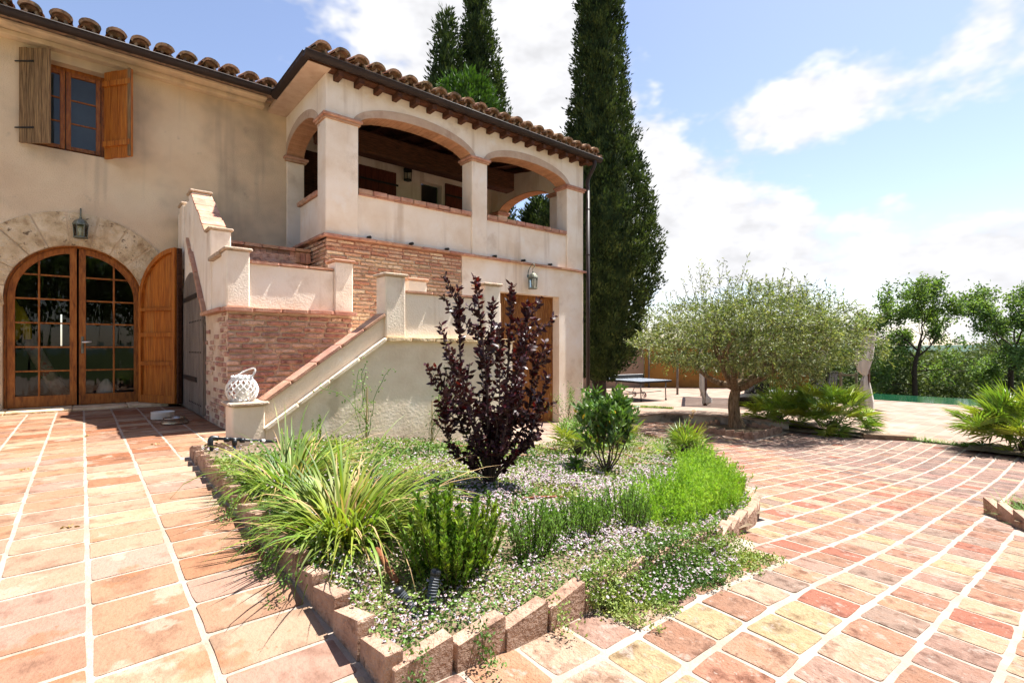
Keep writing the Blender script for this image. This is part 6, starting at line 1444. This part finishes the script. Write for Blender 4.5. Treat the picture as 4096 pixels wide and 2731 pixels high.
def table_tennis():
    t = thing('table_tennis_table', 'grey folding table tennis table on the terrace under the cypress', 'table', (14.95, 11.4, -.95)); Wd = Vector((.988, -.152, 0)); Ld = Vector((.152, .988, 0)); O = Vector((14.93, 10.0, -.95)); up = Vector((0, 0, 1))
    ztop = .70
    def P(a, b, h): return O+Wd*a+Ld*b+up*h
    for b0, b1 in ((0, 1.36), (1.38, 2.74)):
        m = MB(); q = [(-.76, b0), (.76, b0), (.76, b1), (-.76, b1)]; m.add([P(a, b, ztop-.022) for a, b in q]+[P(a, b, ztop) for a, b in q], [(0,3,2,1),(4,5,6,7),(0,1,5,4),(1,2,6,5),(2,3,7,6),(3,0,4,7)]); tp = m.build('table_half', MT['table_top'], t)
        m = MB(); w = .012
        for (a0, a1, c0, c1) in ((-.76, .76, b0, b0+w), (-.76, .76, b1-w, b1), (-.76, -.76+w, b0+w, b1-w), (.76-w, .76, b0+w, b1-w), (-.004, .004, b0+w, b1-w)):
            m.add([P(a0, c0, ztop+.002), P(a1, c0, ztop+.002), P(a1, c1, ztop+.002), P(a0, c1, ztop+.002)], [(0,1,2,3)])
        m.build('white_lines', MT['white'], tp)
        m = MB(); 
        for (a0, a1, c0, c1) in ((-.755, .755, b0+.005, b0+.03), (-.755, .755, b1-.03, b1-.005), (-.755, -.73, b0+.03, b1-.03), (.73, .755, b0+.03, b1-.03)):
            q = [(a0, c0), (a1, c0), (a1, c1), (a0, c1)]; m.add([P(a, b, ztop-.065) for a, b in q]+[P(a, b, ztop-.023) for a, b in q], [(0,3,2,1),(0,1,5,4),(1,2,6,5),(2,3,7,6),(3,0,4,7)])
        m.build('apron', MT['rubber'], t)
    for b, e in ((.12, 1), (2.62, -1)):
        for a in (-.6, .6):
            lg = MB().tube([P(a, b, ztop-.03), P(a, b+.02*e, .4), P(a, b, .05)], [.022, .02, .02], 8).build('leg', MT['table_leg'], t, True); MB().lathe([(.035, 0), (.035, .05), (.022, .06)], P(a, b, 0), 8).build('foot', MT['rubber'], lg)
    for b in (1.12, 1.62):
        m = MB()
        for a in (-.5, .5): m.tube([P(a, b+(.25 if b < 1.3 else -.25), ztop-.05), P(a, b, .17)], .013, 6)
        m.tube([P(-.6, b, .17), P(.6, b, .17)], .014, 6); m.build('undercarriage', MT['table_leg'], t)
        for a in (-.6, .6):
            w = MB(); c = P(a, b, .095); r_ = .085; ring = [c+(Ld*math.cos(q)+up*math.sin(q))*r_ for q in [2*math.pi*i/20 for i in range(21)]]; w.tube(ring, .012, 6, False)
            for k in range(3): q = 2*math.pi*k/3+.5; w.tube([c, c+(Ld*math.cos(q)+up*math.sin(q))*r_], .01, 5)
            wh = w.build('wheel', MT['rubber'], t)
        MB().tube([P(.6, b-.03, .05), P(.6, b-.03, .15)], .02, 8).build('brake_tab', MT['red'], t)
    for a in (-.4, .4): MB().tube([P(a, .14, .33), P(a, 1.12, .18)], .011, 6).build('strut', MT['table_leg'], t); MB().tube([P(a, 2.6, .33), P(a, 1.62, .18)], .011, 6).build('strut', MT['table_leg'], t)
    for a in (-.8, .8): MB().box(-.02, .02, -.02, .02, -.06, .16).build('net_post', MT['rubber'], t).matrix_basis = Matrix.Translation(P(a, 1.37, ztop))
    m = MB(); m.add([P(-.78, 1.37, ztop+.01), P(.78, 1.37, ztop+.01), P(.78, 1.37, ztop+.15), P(-.78, 1.37, ztop+.15)], [(0,1,2,3)]); m.build('net', MT['net'], t); MB().tube([P(-.78, 1.37, ztop+.15), P(.78, 1.37, ztop+.15)], .009, 5).build('net_tape', MT['white'], t)
table_tennis()

def pergola():
    c = [Vector((14.3, 7.89)), Vector((15.74, 4.12)), Vector((19.8, 6.5)), Vector((18.4, 10.27))]; zt = 1.28
    t = thing('pergola', 'dark post pergola with knotted white curtains before the pool', 'pergola', (17, 6.7, -.9))
    for p in c: z = tz(p.x, p.y); MB().box(p.x-.045, p.x+.045, p.y-.045, p.y+.045, z, zt).build('post', MT['wood_dark'], t)
    for a, b in zip(c, c[1:]+c[:1]):
        d = (b-a).normalized(); n = Vector((-d.y, d.x))*.04; q = [a-d*.12+n, b+d*.12+n, b+d*.12-n, a-d*.12-n]; MB().add([(p.x, p.y, zt) for p in q]+[(p.x, p.y, zt+.09) for p in q], [(0,3,2,1),(4,5,6,7),(0,1,5,4),(1,2,6,5),(2,3,7,6),(3,0,4,7)]).build('beam', MT['wood_dark'], t)
    for k in range(26):
        f = (k+.5)/26; a = c[0].lerp(c[3], f); b = c[1].lerp(c[2], f); d = (c[3]-c[0]).normalized()*.055; q = [a-d, b-d, b+d, a+d]; MB().add([(p.x, p.y, zt+.095) for p in q]+[(p.x, p.y, zt+.115) for p in q], [(0,3,2,1),(4,5,6,7),(0,1,5,4),(1,2,6,5),(2,3,7,6),(3,0,4,7)]).build('roof_slat', MT['canopy'], t)
    def curtain(p, prof, off, seed):
        m = MB(); rg = random.Random(seed); n = 28; rows = []
        for h, w, sh in prof:
            rows.append([(p[0]+RT[0]*(off+sh)+w*math.cos(2*math.pi*k/n)*(1+.2*math.sin(k*2.9+h))*RT[0]+w*.55*math.sin(2*math.pi*k/n)*(1+.2*math.cos(k*3.7))*FW[0],
                          p[1]+RT[1]*(off+sh)+w*math.cos(2*math.pi*k/n)*(1+.2*math.sin(k*2.9+h))*RT[1]+w*.55*math.sin(2*math.pi*k/n)*(1+.2*math.cos(k*3.7))*FW[1], h) for k in range(n+1)])
        for a, b in zip(rows, rows[1:]): m.strip(a, b)
        m.build('curtain', MT['cloth_white'], t, True)
    z = tz(*c[1]); curtain(c[1], [(z+.12, .16, -.02), (z+.3, .17, -.03), (z+.6, .15, -.06), (z+.85, .11, -.07), (z+.98, .07, -.05), (z+1.1, .14, -.12), (z+1.4, .22, -.12), (z+1.75, .2, -.05), (zt, .17, .02)], 0, 1)
    z = tz(*c[0]); curtain(c[0], [(z+.02, .05, .0), (z+.1, .13, .06), (z+.2, .13, .07), (z+.3, .09, .0), (z+.5, .1, -.06), (z+1.2, .1, -.07), (zt, .09, -.06)], 0, 2)
    z = tz(*c[2]); curtain(c[2], [(z+.1, .16, 0), (z+.7, .15, 0), (z+1.0, .08, 0), (z+1.4, .2, 0), (zt, .18, 0)], 0, 3)
    # sun loungers and low table beneath
    def lounger(label, p, rz):
        t = thing('sun_lounger', label, 'sun lounger', (p[0], p[1], tz(*p)), 'rattan sun loungers'); z = tz(*p); M = Matrix.Translation((p[0], p[1], z)) @ Matrix.Rotation(rz, 4, 'Z')
        def b(name, mb, mt): o = mb.build(name, mt, t); o.matrix_basis = M; return o
        m = MB(); m.cbox(-.95, .35, -.36, .36, .22, .32, .02); b('seat', m, MT['rattan'])
        m = MB(); m.extr([(-.9, .05), (-.75, .0), (-.45, .0), (-.3, .05), (-.2, .22), (-1.0, .22)], (0, -.34, 0), (1, 0, 0), (0, 0, 1), (0, 1, 0), .68); b('base', m, MT['rattan'])
        m = MB(); m.cbox(.05, .3, -.3, .3, .0, .21, .02); b('front_support', m, MT['rattan'])
        for k in range(9):
            m = MB(); y0 = -.35+.078*k; m.add([(.3, y0, .33), (.3, y0+.066, .33), (.72, y0+.066, 1.0), (.72, y0, 1.0), (.34, y0, .31), (.34, y0+.066, .31), (.76, y0+.066, .985), (.76, y0, .985)], [(0,1,2,3),(7,6,5,4),(0,4,5,1),(2,6,7,3),(1,5,6,2),(0,3,7,4)]); b('back_slat', m, MT['rattan'])
        m = MB(); m.tube([(.5, -.36, .62), (.5, .36, .62)], .02, 6); m.tube([(.74, -.36, 1.0), (.74, .36, 1.0)], .025, 6); m.tube([(.5, 0, .6), (.1, 0, .28)], .018, 6); b('back_frame', m, MT['rattan'])
    lounger('black rattan sun lounger with raised back, nearest the olive trunk', (15.7, 7.1), R(8)); lounger('black rattan sun lounger with raised back, behind the fan palms', (17.0, 5.7), R(5))
    x, y = 17.6, 7.1; z = tz(x, y); t2 = thing('low_table', 'pale low table between the two rattan loungers', 'table', (x, y, z)); MB().cbox(x-.55, x+.55, y-.4, y+.4, z+.3, z+.36, .01).build('table_top', MT['white'], t2)
    for a in (-.48, .48):
        for b_ in (-.33, .33): MB().box(x+a-.03, x+a+.03, y+b_-.03, y+b_+.03, z, z+.3).build('leg', MT['white'], t2)
    x, y = x-.1, y-.1; t3 = thing('bottle', 'red bottle standing on the low table', 'bottle', (x, y, z+.36)); MB().lathe([(.035, 0), (.037, .02), (.037, .17), (.014, .23), (.014, .28)], (x, y, z+.36), 12).build('glass_body', MT['red'], t3, True); MB().lathe([(.016, .28), (.016, .31)], (x, y, z+.36), 10).build('stopper', MT['white'], t3)
pergola()

def garden_walls():
    def wall(label, a, b, h, mt, tiles=True):
        a, b = Vector(a), Vector(b); d = (b-a).normalized(); n = Vector((-d.y, d.x)); t = thing('garden_wall', label, 'wall', ((a.x+b.x)/2, (a.y+b.y)/2, -1.1)); q = [a+n*.12, b+n*.12, b-n*.12, a-n*.12]
        MB().add([(p.x, p.y, -1.5) for p in q]+[(p.x, p.y, -1.1+h) for p in q], [(0,3,2,1),(4,5,6,7),(0,1,5,4),(1,2,6,5),(2,3,7,6),(3,0,4,7)]).build('wall_face', MT[mt], t)
        m = int((b-a).length/.24); n3 = Vector((n.x, n.y, 0)); d3 = Vector((d.x, d.y, 0))
        for k in range(m):
            p = a.lerp(b, (k+.5)/m); mb = MB(); nn = 6
            A = [Vector((p.x, p.y, -1.1+h))+d3*math.cos(math.pi*i/nn)*.11+n3*.2+Vector((0, 0, math.sin(math.pi*i/nn)*.08+.01)) for i in range(nn+1)]; B = [v-n3*.4 for v in A]; mb.strip(A, B); mb.build('roof_tile', MT['roof_tile'], t)
    wall('ochre-orange garden wall behind the table tennis table', (21.8, 15.3), (24.6, 12.0), 1.98, 'orange_wall'); wall('plain beige garden wall behind the cypress trunk', (16.5, 17.2), (21.7, 15.35), 1.9, 'beige_wall')
    wall('ochre-orange garden wall further right, hidden by the olive crown', (24.65, 11.9), (25.6, 9.0), 1.7, 'orange_wall')
    for (x, y, h, lab) in ((21.6, 14.9, 2.3, 'grey metal post against the ochre wall'), (18.5, 11.4, 1.75, 'grey metal post standing free right of the table tennis table'), (24.0, 12.9, 1.6, 'grey metal post far right below the olive crown')):
        z = tz(x, y); t = thing('metal_post', lab, 'post', (x, y, z), 'shade sail posts'); MB().tube([(x, y, z), (x, y, z+h)], .045, 8).build('pole', MT['post'], t, True); MB().lathe([(.08, 0), (.08, .012)], (x, y, z), 10).build('foot_plate', MT['post'], t)
    t = thing('wooden_fence', 'low brown wooden rail fence left of the pool', 'fence', (25.4, 8.2, -1)); MB().box(25.3, 25.36, 7.0, 9.4, -.35, -.27).build('rail', MT['canopy'], t)
    for k in range(5): MB().box(25.28, 25.38, 7.0+.58*k, 7.08+.58*k, -1.5, -.2).build('fence_post', MT['canopy'], t)
garden_walls()

def indoors():
    t = thing('rolled_rug', 'rolled patterned rug leaning inside behind the left glass door', 'rug', (-.5, 9.9, 0)); MB().tube([(-.16, 9.78, .03), (-.62, 9.95, 1.05)], .085, 16).build('roll', MT['rug'], t, True)
    t = thing('yellow_jacket', 'yellow quilted jacket hanging inside behind the left glass door', 'jacket', (-.78, 9.85, .9)); m = MB(); m.lathe([(.06, -.28), (.13, -.2), (.15, 0), (.13, .2), (.08, .32), (.03, .36)], (-.78, 9.9, 1.2), 14); o = m.build('body', MT['yellow'], t, True); MB().tube([(-.68, 9.88, 1.42), (-.6, 9.86, 1.2), (-.58, 9.86, .98)], [.05, .055, .045], 8).build('sleeve', MT['yellow'], t, True)
    t = thing('white_sack', 'pale sack standing inside behind the right glass door', 'sack', (.28, 9.85, 0)); MB().lathe([(.14, 0), (.15, .1), (.1, .26), (.04, .36), (.02, .38)], (.28, 9.86, 0.01), 12).build('sack_body', MT['enamel'], t, True)
indoors()
